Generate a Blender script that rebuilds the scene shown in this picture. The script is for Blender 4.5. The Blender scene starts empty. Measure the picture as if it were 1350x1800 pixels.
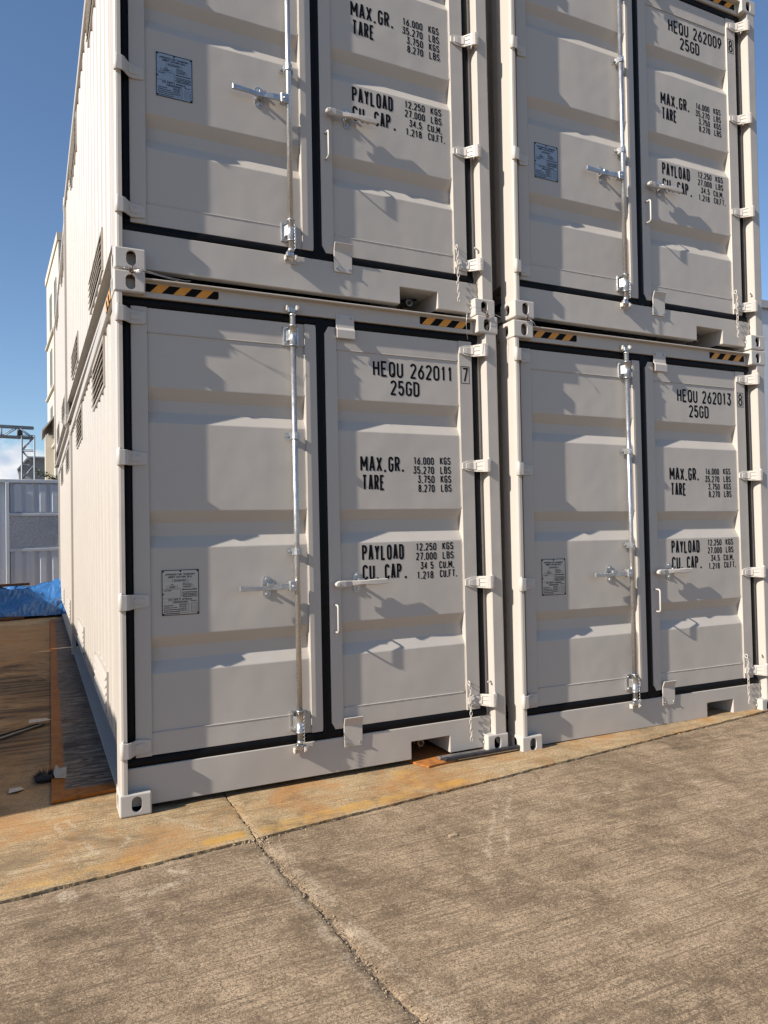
import bpy, bmesh, math, random
from mathutils import Vector, Matrix, noise
rnd = random.Random(7)
scene = bpy.context.scene
C = scene.collection
R = math.radians

# ------------------------------------------------------------------ camera
CAM = Vector((-0.3745, -4.0715, 1.4635))
YAW, PITCH, ROLL, FPX = 0.4433, 0.0276, -0.0215, 1283.47
fw = Vector((math.sin(YAW) * math.cos(PITCH), math.cos(YAW) * math.cos(PITCH), math.sin(PITCH)))
r0 = Vector((math.cos(YAW), -math.sin(YAW), 0)); u0 = r0.cross(fw)
rt = math.cos(ROLL) * r0 + math.sin(ROLL) * u0
up = -math.sin(ROLL) * r0 + math.cos(ROLL) * u0
cd = bpy.data.cameras.new('camera'); cam = bpy.data.objects.new('camera', cd); C.objects.link(cam)
cd.sensor_fit = 'HORIZONTAL'; cd.sensor_width = 36; cd.lens = 36 * FPX / 1350
cd.clip_start = 0.05; cd.clip_end = 3000
m = Matrix((rt, up, -fw)).transposed().to_4x4(); m.translation = CAM
cam.matrix_world = m
scene.camera = cam
scene.cycles.max_bounces = 6; scene.cycles.diffuse_bounces = 4; scene.cycles.glossy_bounces = 3

# ------------------------------------------------------------------ sky and sun
SUN_EL, SUN_A = R(32), R(8.6)          # light travels along +x, turned a little towards +y
W_ = bpy.data.worlds.new('World'); scene.world = W_; W_.use_nodes = True
nt = W_.node_tree; nt.nodes.clear()
out = nt.nodes.new('ShaderNodeOutputWorld'); bg = nt.nodes.new('ShaderNodeBackground')
sky = nt.nodes.new('ShaderNodeTexSky'); sky.sky_type = 'NISHITA'; sky.sun_disc = False
sky.sun_elevation = SUN_EL; sky.sun_rotation = math.atan2(-math.cos(SUN_A), -math.sin(SUN_A))
sky.air_density = 1.0; sky.dust_density = 0.25; sky.ozone_density = 4.0
bg.inputs['Strength'].default_value = 0.091
# cumulus bank low over the horizon, all the way round
tc = nt.nodes.new('ShaderNodeTexCoord')
sep = nt.nodes.new('ShaderNodeSeparateXYZ'); nt.links.new(tc.outputs['Generated'], sep.inputs[0])
mp = nt.nodes.new('ShaderNodeMapping'); mp.inputs['Scale'].default_value = (1, 1, 1.5); mp.inputs['Location'].default_value = (2.3, 0, 0)
nt.links.new(tc.outputs['Generated'], mp.inputs[0])
n1 = nt.nodes.new('ShaderNodeTexNoise'); n1.inputs['Scale'].default_value = 6.5; n1.inputs['Detail'].default_value = 10
n1.inputs['Roughness'].default_value = 0.55
nt.links.new(mp.outputs[0], n1.inputs['Vector'])
def wmath(op, a, b=None, clamp=False):
    n = nt.nodes.new('ShaderNodeMath'); n.operation = op; n.use_clamp = clamp
    for i, v in enumerate((a, b)):
        if v is None: continue
        if isinstance(v, (int, float)): n.inputs[i].default_value = v
        else: nt.links.new(v, n.inputs[i])
    return n.outputs[0]
alt = wmath('MULTIPLY', wmath('SUBTRACT', 0.118, sep.outputs['Z']), 3.4)
cl = wmath('ADD', n1.outputs['Fac'], alt)
nb = nt.nodes.new('ShaderNodeTexNoise'); nb.inputs['Scale'].default_value = 1.9; nb.inputs['Detail'].default_value = 2
mb_ = nt.nodes.new('ShaderNodeMapping'); mb_.inputs['Location'].default_value = (4.05, 2.2, 0.0); nt.links.new(tc.outputs['Generated'], mb_.inputs[0]); nt.links.new(mb_.outputs[0], nb.inputs['Vector'])
cl = wmath('ADD', cl, wmath('MULTIPLY', wmath('SUBTRACT', nb.outputs['Fac'], 0.55), 1.2))   # banks with clear gaps between
mask = wmath('MULTIPLY', wmath('SUBTRACT', cl, 0.55), 14, True)
n2 = nt.nodes.new('ShaderNodeTexNoise'); n2.inputs['Scale'].default_value = 16; n2.inputs['Detail'].default_value = 8
nt.links.new(mp.outputs[0], n2.inputs['Vector'])
cr = nt.nodes.new('ShaderNodeValToRGB')
cr.color_ramp.elements[0].position = 0.35; cr.color_ramp.elements[0].color = (3.4, 4.1, 5.3, 1)
cr.color_ramp.elements[1].position = 0.62; cr.color_ramp.elements[1].color = (7.2, 7.1, 6.9, 1)
nt.links.new(n2.outputs['Fac'], cr.inputs[0])
mx = nt.nodes.new('ShaderNodeMixRGB')
nt.links.new(mask, mx.inputs[0]); nt.links.new(sky.outputs[0], mx.inputs[1]); nt.links.new(cr.outputs[0], mx.inputs[2])
nt.links.new(mx.outputs[0], bg.inputs['Color']); nt.links.new(bg.outputs[0], out.inputs['Surface'])

sd = bpy.data.lights.new('sun', 'SUN'); sd.energy = 5.0; sd.angle = R(0.55); sd.color = (1.0, 0.925, 0.835)
sun = bpy.data.objects.new('sun', sd); C.objects.link(sun)
ld = Vector((math.cos(SUN_A) * math.cos(SUN_EL), math.sin(SUN_A) * math.cos(SUN_EL), -math.sin(SUN_EL)))
sun.rotation_euler = ld.to_track_quat('-Z', 'Y').to_euler()
vs = scene.view_settings
vs.view_transform = 'Standard'; vs.look = 'None'; vs.gamma = 1; vs.exposure = 0.70; vs.use_curve_mapping = False

# ------------------------------------------------------------------ material helpers
class NT:
    def __init__(s, name):
        s.m = bpy.data.materials.new(name); s.m.use_nodes = True
        s.t = s.m.node_tree; s.b = s.t.nodes['Principled BSDF']
    def n(s, typ, **kw):
        x = s.t.nodes.new(typ)
        for k, v in kw.items():
            if k in x.inputs: x.inputs[k].default_value = v
            else: setattr(x, k, v)
        return x
    def l(s, a, b): s.t.links.new(a, b)
    def set(s, i, v):
        if isinstance(v, bpy.types.NodeSocket): s.l(v, i)
        else: i.default_value = v
    def math(s, op, a, b=0.0, clamp=False):
        x = s.n('ShaderNodeMath', operation=op, use_clamp=clamp); s.set(x.inputs[0], a); s.set(x.inputs[1], b); return x.outputs[0]
    def coords(s, kind='Object', scale=(1, 1, 1), loc=(0, 0, 0), rot=(0, 0, 0)):
        t = s.n('ShaderNodeTexCoord'); p = s.n('ShaderNodeMapping')
        p.inputs['Scale'].default_value = scale; p.inputs['Location'].default_value = loc; p.inputs['Rotation'].default_value = rot
        if kind == 'World':
            g = s.n('ShaderNodeNewGeometry'); s.l(g.outputs['Position'], p.inputs[0])
        else: s.l(t.outputs[kind], p.inputs[0])
        return p.outputs[0]
    def noise(s, vec, scale, detail=6, rough=0.6, dist=0.0):
        x = s.n('ShaderNodeTexNoise', Scale=scale, Detail=detail, Roughness=rough, Distortion=dist); s.l(vec, x.inputs['Vector']); return x.outputs['Fac']
    def ramp(s, fac, stops):
        x = s.n('ShaderNodeValToRGB'); e = x.color_ramp.elements
        while len(e) < len(stops): e.new(0.5)
        for i, (p, c) in enumerate(stops):
            e[i].position = p; e[i].color = (*c, 1) if len(c) == 3 else c
        s.l(fac, x.inputs[0]); return x.outputs[0]
    def mix(s, f, a, b):
        x = s.n('ShaderNodeMixRGB'); s.set(x.inputs[0], f); s.set(x.inputs[1], a if not isinstance(a, tuple) else (*a[:3], 1)); s.set(x.inputs[2], b if not isinstance(b, tuple) else (*b[:3], 1)); return x.outputs[0]
    def map(s, v, a, b, c=0.0, d=1.0):
        x = s.n('ShaderNodeMapRange'); s.l(v, x.inputs[0])
        for i, k in enumerate((a, b, c, d)): x.inputs[i + 1].default_value = k
        return x.outputs[0]
    def bump(s, h, strength, dist, prev=None):
        x = s.n('ShaderNodeBump', Strength=strength, Distance=dist); s.l(h, x.inputs['Height'])
        if prev is not None: s.l(prev, x.inputs['Normal'])
        return x.outputs[0]
    def done(s, color=None, rough=None, normal=None, metal=None, spec=None):
        if color is not None: s.set(s.b.inputs['Base Color'], color if not isinstance(color, tuple) else (*color[:3], 1))
        if rough is not None: s.set(s.b.inputs['Roughness'], rough)
        if metal is not None: s.set(s.b.inputs['Metallic'], metal)
        if spec is not None: s.set(s.b.inputs['Specular IOR Level'], spec)
        if normal is not None: s.l(normal, s.b.inputs['Normal'])
        return s.m

def paint(name, c, dirt=(0.40, 0.33, 0.25), amt=0.35, wave=0.25, rough=0.42):
    s = NT(name)
    v = s.coords('World')
    big = s.noise(v, 1.6, 4, 0.6)
    streak = s.noise(s.coords('World', (14, 14, 0.9)), 1.0, 4, 0.65)
    sp = s.noise(v, 60, 2, 0.7)
    f = s.math('MULTIPLY', s.map(s.math('ADD', big, s.math('MULTIPLY', streak, 0.7)), 0.80, 1.25), amt * 0.35, True)
    f = s.math('ADD', f, s.math('MULTIPLY', s.map(sp, 0.70, 0.78), amt * 0.30), True)
    scr = s.noise(s.coords('World', (60, 60, 9), rot=(0.5, 0.35, 0.2)), 1.0, 3, 0.6)
    f = s.math('ADD', f, s.map(scr, 0.735, 0.80, 0.0, amt * 0.7), True)
    col = s.mix(f, c, dirt)
    lf = s.noise(v, 2.6, 2, 0.5)
    b2 = s.bump(lf, wave, 0.035)
    return s.done(col, s.map(big, 0.2, 0.8, rough - 0.07, rough + 0.1), b2, 0.0, 0.4)

def plain(name, c, rough=0.6, metal=0.0, var=0.15, scale=30, bump=0.0, spec=None):
    s = NT(name); v = s.coords('World'); c = tuple(x * 0.8 for x in c)
    n = s.noise(v, scale, 5, 0.6)
    a = tuple(x * (1 - var) for x in c); b = tuple(min(1, x * (1 + var)) for x in c)
    col = s.ramp(n, [(0.3, a), (0.7, b)])
    nr = s.bump(n, bump, 0.01) if bump else None
    return s.done(col, s.map(n, 0.2, 0.8, max(0.05, rough - 0.1), min(1, rough + 0.1)), nr, metal, spec)

M = {}
M['paint'] = paint('container_paint', (0.435, 0.398, 0.350))
M['paint_hw'] = paint('hardware_paint', (0.470, 0.434, 0.388), amt=0.6, wave=0.1, rough=0.38)
M['gasket'] = plain('rubber_gasket', (0.005, 0.005, 0.006), 0.5, 0, 0.3, 40, 0.1, 0.14)
M['ink'] = plain('black_print', (0.006, 0.006, 0.007), 0.75, 0, 0.2, 80, 0, 0.12)
M['dark'] = plain('dark_steel', (0.02, 0.02, 0.022), 0.6, 0.3, 0.3)
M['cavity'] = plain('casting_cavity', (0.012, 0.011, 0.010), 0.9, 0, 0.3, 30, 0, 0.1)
M['yellow'] = plain('stripe_yellow', (0.80, 0.33, 0.02), 0.4, 0, 0.1, 20)
s = NT('galvanised_steel'); v = s.coords('World')
nn = s.noise(v, 90, 5, 0.6); n3 = s.noise(v, 12, 4, 0.6)
M['galv'] = s.done(s.ramp(nn, [(0.3, (0.36, 0.36, 0.36)), (0.7, (0.56, 0.56, 0.55))]), s.map(n3, 0.3, 0.7, 0.26, 0.48), s.bump(nn, 0.12, 0.004), 0.85)
s = NT('data_plate_metal'); v = s.coords('World', (1, 1, 160))
nn = s.noise(v, 2, 3, 0.6)
M['plate'] = s.done(s.ramp(nn, [(0.3, (0.38, 0.365, 0.35)), (0.7, (0.46, 0.445, 0.43))]), 0.36, None, 0.75)
M['brass'] = plain('valve_metal', (0.30, 0.25, 0.17), 0.35, 0.9, 0.2)
M['bluehandle'] = plain('valve_lever_blue', (0.012, 0.018, 0.06), 0.4)
M['wire'] = plain('rusty_wire', (0.13, 0.055, 0.035), 0.6, 0.5, 0.5, 120)

# concrete -------------------------------------------------------------------
def seg(s, X, Y, a, b, w, soft):
    """mask of a stroke from a to b on the ground plane (paint or chalk marks have a shape of their own)"""
    dx, dy = b[0] - a[0], b[1] - a[1]; L2 = dx * dx + dy * dy
    px = s.math('SUBTRACT', X, a[0]); py = s.math('SUBTRACT', Y, a[1])
    t = s.math('DIVIDE', s.math('ADD', s.math('MULTIPLY', px, dx), s.math('MULTIPLY', py, dy)), L2, True)
    ex = s.math('SUBTRACT', px, s.math('MULTIPLY', t, dx)); ey = s.math('SUBTRACT', py, s.math('MULTIPLY', t, dy))
    d = s.math('SQRT', s.math('ADD', s.math('MULTIPLY', ex, ex), s.math('MULTIPLY', ey, ey)))
    return s.map(d, w, w + soft, 1.0, 0.0)

def concrete(name, dark, mid, light, marks=(), yellow=(), groove=0.5, rot=-0.10, lo=0.34, hi=0.68):
    s = NT(name)
    v = s.coords('World')
    warp = s.n('ShaderNodeTexNoise', Scale=7.0, Detail=3); s.l(v, warp.inputs['Vector'])
    sp = s.n('ShaderNodeSeparateXYZ')
    addv = s.n('ShaderNodeVectorMath', operation='MULTIPLY_ADD'); s.l(warp.outputs['Color'], addv.inputs[0])
    addv.inputs[1].default_value = (0.06, 0.06, 0); s.l(v, addv.inputs[2]); s.l(addv.outputs[0], sp.inputs[0])
    X, Y = sp.outputs['X'], sp.outputs['Y']
    X = s.math('SUBTRACT', X, 0.03); Y = s.math('SUBTRACT', Y, 0.03)
    big = s.noise(v, 1.3, 6, 0.66, 0.5)
    med = s.noise(v, 7.0, 6, 0.74, 0.5)
    fine = s.noise(v, 120, 4, 0.85)
    grit = s.noise(v, 380, 2, 0.7)
    lines = s.noise(s.coords('World', (1.2, 40, 1), rot=(0, 0, rot)), 1.0, 2, 0.5, 0.05)
    lines2 = s.noise(s.coords('World', (0.9, 15, 1), rot=(0, 0, rot)), 1.0, 3, 0.6, 0.2)
    f = s.math('ADD', s.math('MULTIPLY', big, 0.40), s.math('MULTIPLY', med, 0.45))
    f = s.math('ADD', f, s.math('MULTIPLY', lines2, 0.15))
    col = s.ramp(f, [(0.40, dark), (0.495, mid), (0.59, light)])
    # worn laitance: pale paste left in flecks between dark pores, denser in patches
    fleck = s.math('ADD', s.math('MULTIPLY', fine, 0.9), s.math('MULTIPLY', grit, 0.7))
    patch = s.map(s.math('ADD', med, s.math('MULTIPLY', big, 0.7)), 0.66, 1.02, -0.04, 0.11)
    wear = s.map(s.math('ADD', fleck, patch), 0.82, 0.97, 0.0, 0.85)
    col = s.mix(wear, col, tuple(min(1, x * (1.50 if name.startswith('apron') else 1.2)) for x in light))
    pores = s.map(s.math('SUBTRACT', fleck, s.math('MULTIPLY', patch, 0.4)), 0.76, 0.62, 0.0, 0.9)
    col = s.mix(pores, col, tuple(x * 0.42 for x in dark))
    # broom grooves: thin broken lines running along the yard
    grv = s.map(s.math('ABSOLUTE', s.math('SUBTRACT', lines, 0.5)), 0.004, 0.034, 0.62, 0.0)
    grv = s.math('MULTIPLY', grv, s.map(s.math('ADD', s.math('MULTIPLY', fine, 0.7), med), 0.66, 0.94), True)
    col = s.mix(grv, col, tuple(x * 0.5 for x in dark))
    if name.startswith('yard'):
        st = s.noise(v, 1.7, 5, 0.7, 0.8)
        col = s.mix(s.math('MULTIPLY', s.map(st, 0.48, 0.64), 0.60), col, (0.36, 0.165, 0.045))
        lf_ = s.math('MULTIPLY', seg(s, X, Y, (-1.3, 0.9), (-0.8, 9.0), 0.75, 0.5), s.map(med, 0.36, 0.60, 0.25, 0.75))
        col = s.mix(lf_, col, (0.30, 0.145, 0.048))
        wd = s.map(s.noise(s.coords('World', (1, 1, 1), (7.3, 2.9, 0)), 2.4, 6, 0.7, 0.5), 0.53, 0.68, 0.0, 0.55)
        col = s.mix(wd, col, (0.115, 0.080, 0.045))
        oil = s.math('MULTIPLY', s.map(s.noise(s.coords('World', (1, 1, 1), (3.1, 1.7, 0)), 1.3, 6, 0.7, 0.6), 0.40, 0.54),
                     s.math('MULTIPLY', seg(s, X, Y, (-1.2, 1.6), (-0.3, 5.2), 0.45, 1.1), s.map(lines2, 0.36, 0.56, 0.25, 1.0)))
        col = s.mix(s.math('MULTIPLY', oil, 0.92, True), col, (0.03, 0.022, 0.015))
    pn = s.math('ADD', s.math('MULTIPLY', med, 0.9), s.math('MULTIPLY', lines, 0.5))
    for (a, b, w, soft, k) in yellow:
        mk = s.math('MULTIPLY', seg(s, X, Y, a, b, w, soft), s.map(pn, 0.82 - k * 0.25, 1.0 - k * 0.25), True)
        col = s.mix(s.math('MULTIPLY', mk, 0.62), col, (0.50, 0.275, 0.055))
    for (a, b, w, k) in marks:
        mk = s.math('MULTIPLY', seg(s, X, Y, a, b, w, 0.014), s.map(s.math('ADD', fine, med), 0.93, 1.16), True)
        col = s.mix(s.math('MULTIPLY', mk, k), col, (0.52, 0.43, 0.31))
    h = s.math('ADD', s.math('MULTIPLY', grv, -groove), s.math('MULTIPLY', fleck, 0.5))
    n_ = s.bump(h, 0.45, 0.006)
    return s.done(col, 0.9, n_, 0, 0.25)

M['apron'] = concrete('apron_concrete', (0.125, 0.087, 0.053), (0.212, 0.151, 0.093), (0.318, 0.234, 0.150),
    marks=[((0.0, -0.88), (0.26, -0.80), 0.010, 0.7), ((-0.28, -0.72), (-0.27, -0.78), 0.03, 0.8), ((0.62, -0.62), (0.74, -2.2), 0.025, 0.42), ((0.55, -0.75), (0.60, -1.9), 0.015, 0.4),
           ((0.14, -0.70), (0.20, -0.74), 0.012, 0.7), ((2.0, -0.5), (1.45, -1.25), 0.006, 0.5), ((2.1, -0.5), (1.55, -1.25), 0.006, 0.5),
           ((3.4, -0.4), (2.5, -1.9), 0.012, 0.3), ((1.6, -0.95), (2.7, -0.85), 0.015, 0.35), ((1.3, -1.35), (1.8, -1.9), 0.010, 0.3), ((-0.05, -0.85), (0.02, -1.35), 0.012, 0.35)])
M['yard'] = concrete('yard_concrete', (0.190, 0.128, 0.066), (0.330, 0.231, 0.124), (0.445, 0.332, 0.190),
    yellow=[((-0.6, -0.60), (0.50, -0.490), 0.016, 0.05, 0.62), ((0.36, -0.50), (0.52, -0.480), 0.020, 0.03, 1.5), ((0.66, -0.48), (1.0, -0.44), 0.020, 0.05, 0.85),
            ((1.10, -0.43), (1.22, -0.415), 0.026, 0.03, 1.3), ((1.30, -0.42), (1.48, -0.385), 0.02, 0.05, 0.9), ((1.58, -0.28), (1.62, -0.05), 0.030, 0.06, 0.8), ((1.72, -0.36), (1.84, -0.35), 0.030, 0.03, 1.3)],
    marks=[((-0.30, 0.1), (-0.22, -0.5), 0.003, 0.6), ((-0.24, 0.12), (-0.15, -0.35), 0.003, 0.6), ((-0.05, -0.15), (0.02, -0.27), 0.004, 0.8), ((0.02, -0.27), (-0.03, -0.36), 0.004, 0.8),
           ((-0.03, -0.36), (-0.5, -0.42), 0.004, 0.6), ((0.22, -0.10), (0.44, -0.42), 0.003, 0.7), ((2.12, -0.33), (2.25, -0.24), 0.006, 0.8), ((2.25, -0.24), (2.6, -0.17), 0.005, 0.7),
           ((3.0, 0.0), (3.3, -0.2), 0.006, 0.5)], groove=0.8)
M['dirt'] = plain('joint_dirt', (0.17, 0.125, 0.08), 0.95, 0, 0.5, 90, 0.6)
M['crumb'] = plain('crumbled_concrete', (0.40, 0.30, 0.19), 0.9, 0, 0.35, 60, 0.4)
M['ground'] = plain('far_ground', (0.20, 0.165, 0.125), 0.9, 0, 0.3, 0.8, 0.2)

# ------------------------------------------------------------------ mesh helpers
class MB:
    def __init__(s): s.v = []; s.f = []; s.mi = []; s.sm = []
    def add(s, vs_, fs, mi=0, smooth=False):
        o = len(s.v); s.v += [tuple(p) for p in vs_]
        for f in fs: s.f.append([i + o for i in f]); s.mi.append(mi); s.sm.append(smooth)
        return s
    def box(s, x0, x1, y0, y1, z0, z1, mi=0, bev=0.0):
        if bev <= 0:
            v = [(x, y, z) for z in (z0, z1) for y in (y0, y1) for x in (x0, x1)]
            return s.add(v, [(0, 2, 3, 1), (4, 5, 7, 6), (0, 1, 5, 4), (2, 6, 7, 3), (0, 4, 6, 2), (1, 3, 7, 5)], mi)
        b = bm_box(x0, x1, y0, y1, z0, z1, bev); s.bm(b, mi); b.free(); return s
    def bm(s, b, mi=0, smooth=False):
        b.verts.ensure_lookup_table(); b.verts.index_update()
        return s.add([v.co[:] for v in b.verts], [[v.index for v in f.verts] for f in b.faces], mi, smooth)
    def tube(s, pts, r, n=8, mi=0, closed=False, cap=True, smooth=True):
        pts = [Vector(p) for p in pts]; rs = r if isinstance(r, (list, tuple)) else [r] * len(pts)
        vs_ = []; k = len(pts); prev = None
        for i, p in enumerate(pts):
            if closed: t = pts[(i + 1) % k] - pts[i - 1]
            else: t = pts[min(i + 1, k - 1)] - pts[max(i - 1, 0)]
            t.normalize()
            if prev is None:
                a = Vector((0, 0, 1)) if abs(t.z) < 0.9 else Vector((1, 0, 0))
                u = t.cross(a).normalized()
            else:
                u = (prev - t * prev.dot(t)).normalized()
            prev = u; w = t.cross(u)
            for j in range(n):
                an = 2 * math.pi * j / n
                vs_.append(p + (u * math.cos(an) + w * math.sin(an)) * rs[i])
        fs = []
        for i in range(k if closed else k - 1):
            for j in range(n):
                a = i * n + j; b = i * n + (j + 1) % n; c = ((i + 1) % k) * n + (j + 1) % n; d = ((i + 1) % k) * n + j
                fs.append((a, b, c, d))
        s.add(vs_, fs, mi, smooth)
        if cap and not closed:
            o = len(s.v) - len(vs_)
            s.f.append([o + j for j in range(n)][::-1]); s.mi.append(mi); s.sm.append(False)
            s.f.append([o + (k - 1) * n + j for j in range(n)]); s.mi.append(mi); s.sm.append(False)
        return s
    def prism(s, poly, axis, a, b, mi=0, smooth=False):
        """poly in the two other axes; axis in 'xyz'"""
        def P(p, t): return {'z': (p[0], p[1], t), 'y': (p[0], t, p[1]), 'x': (t, p[0], p[1])}[axis]
        n = len(poly); v = [P(p, a) for p in poly] + [P(p, b) for p in poly]
        fs = [(i, (i + 1) % n, n + (i + 1) % n, n + i) for i in range(n)] + [list(range(n))[::-1], list(range(n, 2 * n))]
        return s.add(v, fs, mi, smooth)
    def strip(s, path, heights, zc, th, mi=0):
        """a bent flat bar in plan (x,y) with a height per point"""
        v = []
        n = len(path)
        for i, (x, y) in enumerate(path):
            a = Vector(path[max(i - 1, 0)]); b = Vector(path[min(i + 1, n - 1)]); t = (b - a).normalized(); nx, ny = -t.y, t.x
            if ny < 0: nx, ny = -nx, -ny
            h = heights[i] / 2
            zz = zc[i] if isinstance(zc, (list, tuple)) else zc
            v += [(x, y, zz - h), (x, y, zz + h), (x + nx * th, y + ny * th, zz - h), (x + nx * th, y + ny * th, zz + h)]
        f = []
        for i in range(n - 1):
            o = i * 4; p = o + 4
            f += [(o, p, p + 1, o + 1), (o + 2, o + 3, p + 3, p + 2), (o + 1, p + 1, p + 3, o + 3), (o, o + 2, p + 2, p)]
        f += [(0, 1, 3, 2), ((n - 1) * 4, (n - 1) * 4 + 2, (n - 1) * 4 + 3, (n - 1) * 4 + 1)]
        return s.add(v, f, mi)
    def mesh(s, name, mats, recalc=True):
        me = bpy.data.meshes.new(name); me.from_pydata(s.v, [], s.f)
        for m_ in mats: me.materials.append(M[m_] if isinstance(m_, str) else m_)
        me.polygons.foreach_set('material_index', s.mi); me.polygons.foreach_set('use_smooth', s.sm)
        if recalc:
            b = bmesh.new(); b.from_mesh(me); bmesh.ops.recalc_face_normals(b, faces=b.faces[:]); b.to_mesh(me); b.free()
        me.update(); return me

def bm_box(x0, x1, y0, y1, z0, z1, bev, segs=2):
    b = bmesh.new(); bmesh.ops.create_cube(b, size=1)
    for v in b.verts:
        v.co = ((x0 + x1) / 2 + v.co.x * (x1 - x0), (y0 + y1) / 2 + v.co.y * (y1 - y0), (z0 + z1) / 2 + v.co.z * (z1 - z0))
    bmesh.ops.bevel(b, geom=b.edges[:], offset=bev, segments=segs, profile=0.5, affect='EDGES')
    return b

def bevel_mesh(me, off, segs=1, ang=30):
    b = bmesh.new(); b.from_mesh(me)
    ed = [e for e in b.edges if len(e.link_faces) == 2 and e.calc_face_angle(0) > R(ang)]
    bmesh.ops.bevel(b, geom=ed, offset=off, segments=segs, profile=0.5, affect='EDGES', clamp_overlap=True)
    b.to_mesh(me); b.free(); return me

def ob(name, me, parent=None, loc=None, label=None, cat=None, group=None, kind=None):
    o = bpy.data.objects.new(name, me); C.objects.link(o)
    if parent: o.parent = parent
    if loc is not None: o.location = loc
    if label: o['label'] = label
    if cat: o['category'] = cat
    if group: o['group'] = group
    if kind: o['kind'] = kind
    return o

# ------------------------------------------------------------------ stencil lettering (stroke font)
def arc(cx, cy, rx, ry, a0, a1, n=7):
    return [(cx + rx * math.cos(R(a0 + (a1 - a0) * i / n)), cy + ry * math.sin(R(a0 + (a1 - a0) * i / n))) for i in range(n + 1)]
rx, ry = 0.5, 0.20
OV = arc(.5, .8, rx, ry, 0, 180) + arc(.5, .2, rx, ry, 180, 360) + [(1, .8)]
G = {
 '0': [OV], 'O': [OV], 'Q': [OV, [(.55, .22), (1.0, 0.0)]],
 '1': [[(.22, .78), (.55, 1.0), (.55, 0)]],
 '2': [arc(.5, .78, .5, .22, 170, 0) + [(1, .68), (.0, 0.0), (1, 0.0)]],
 '3': [[(0, 1), (.95, 1), (.45, .6)] + arc(.45, .3, .5, .3, 90, -170, 9)],
 '4': [[(.72, 0), (.72, 1), (0, .3), (1, .3)]],
 '5': [[(.95, 1), (.08, 1), (.04, .55)] + arc(.48, .32, .5, .32, 130, -165, 10)],
 '6': [[(.85, 1), (.05, .45)] + arc(.5, .3, .5, .3, 160, 520, 14)],
 '7': [[(0, 1), (1, 1), (.35, 0)]],
 '8': [arc(.5, .77, .43, .23, -90, 270, 14), arc(.5, .27, .5, .27, 90, 450, 14)],
 '9': [[(.15, 0), (.95, .55)] + arc(.5, .7, .5, .3, -20, 340, 14)],
 'A': [[(0, 0), (.43, 1), (.57, 1), (1, 0)], [(.16, .28), (.84, .28)]],
 'B': [[(0, 0), (0, 1), (.6, 1)] + arc(.6, .77, .36, .23, 90, -90) + arc(.6, .27, .4, .27, 90, -90) + [(0, 0)], [(0, .54), (.6, .54)]],
 'C': [arc(.5, .8, rx, ry, 0, 180) + arc(.5, .2, rx, ry, 180, 360)],
 'D': [[(0, 0), (0, 1), (.5, 1)] + arc(.5, .8, .5, .2, 90, 0, 5) + arc(.5, .2, .5, .2, 0, -90, 5) + [(0, 0)]],
 'E': [[(1, 1), (0, 1), (0, 0), (1, 0)], [(0, .52), (.8, .52)]],
 'F': [[(1, 1), (0, 1), (0, 0)], [(0, .52), (.8, .52)]],
 'G': [arc(.5, .8, rx, ry, 0, 180) + arc(.5, .2, rx, ry, 180, 360) + [(1, .48), (.55, .48)]],
 'H': [[(0, 0), (0, 1)], [(1, 0), (1, 1)], [(0, .52), (1, .52)]],
 'I': [[(.5, 0), (.5, 1)]],
 'K': [[(0, 0), (0, 1)], [(1, 1), (0, .42)], [(.3, .6), (1, 0)]],
 'L': [[(0, 1), (0, 0), (1, 0)]],
 'M': [[(0, 0), (0, 1), (.5, .35), (1, 1), (1, 0)]],
 'N': [[(0, 0), (0, 1), (1, 0), (1, 1)]],
 'P': [[(0, 0), (0, 1), (.55, 1)] + arc(.55, .76, .45, .24, 90, -90) + [(0, .52)]],
 'R': [[(0, 0), (0, 1), (.55, 1)] + arc(.55, .76, .45, .24, 90, -90) + [(0, .52)], [(.5, .52), (1, 0)]],
 'S': [arc(.5, .76, .5, .24, 15, 270, 9) + arc(.5, .27, .5, .27, 90, -165, 9)],
 'T': [[(0, 1), (1, 1)], [(.5, 1), (.5, 0)]],
 'U': [[(0, 1), (0, .2)] + arc(.5, .2, rx, ry, 180, 360) + [(1, 1)]],
 'V': [[(0, 1), (.5, 0), (1, 1)]],
 'X': [[(0, 0), (1, 1)], [(0, 1), (1, 0)]],
 'Y': [[(0, 1), (.5, .5), (1, 1)], [(.5, .5), (.5, 0)]],
}
ADV = {' ': 0.6, '.': 0.42, 'M': 1.25, 'I': 0.5, '1': 0.85, 'T': 1.12}
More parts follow.
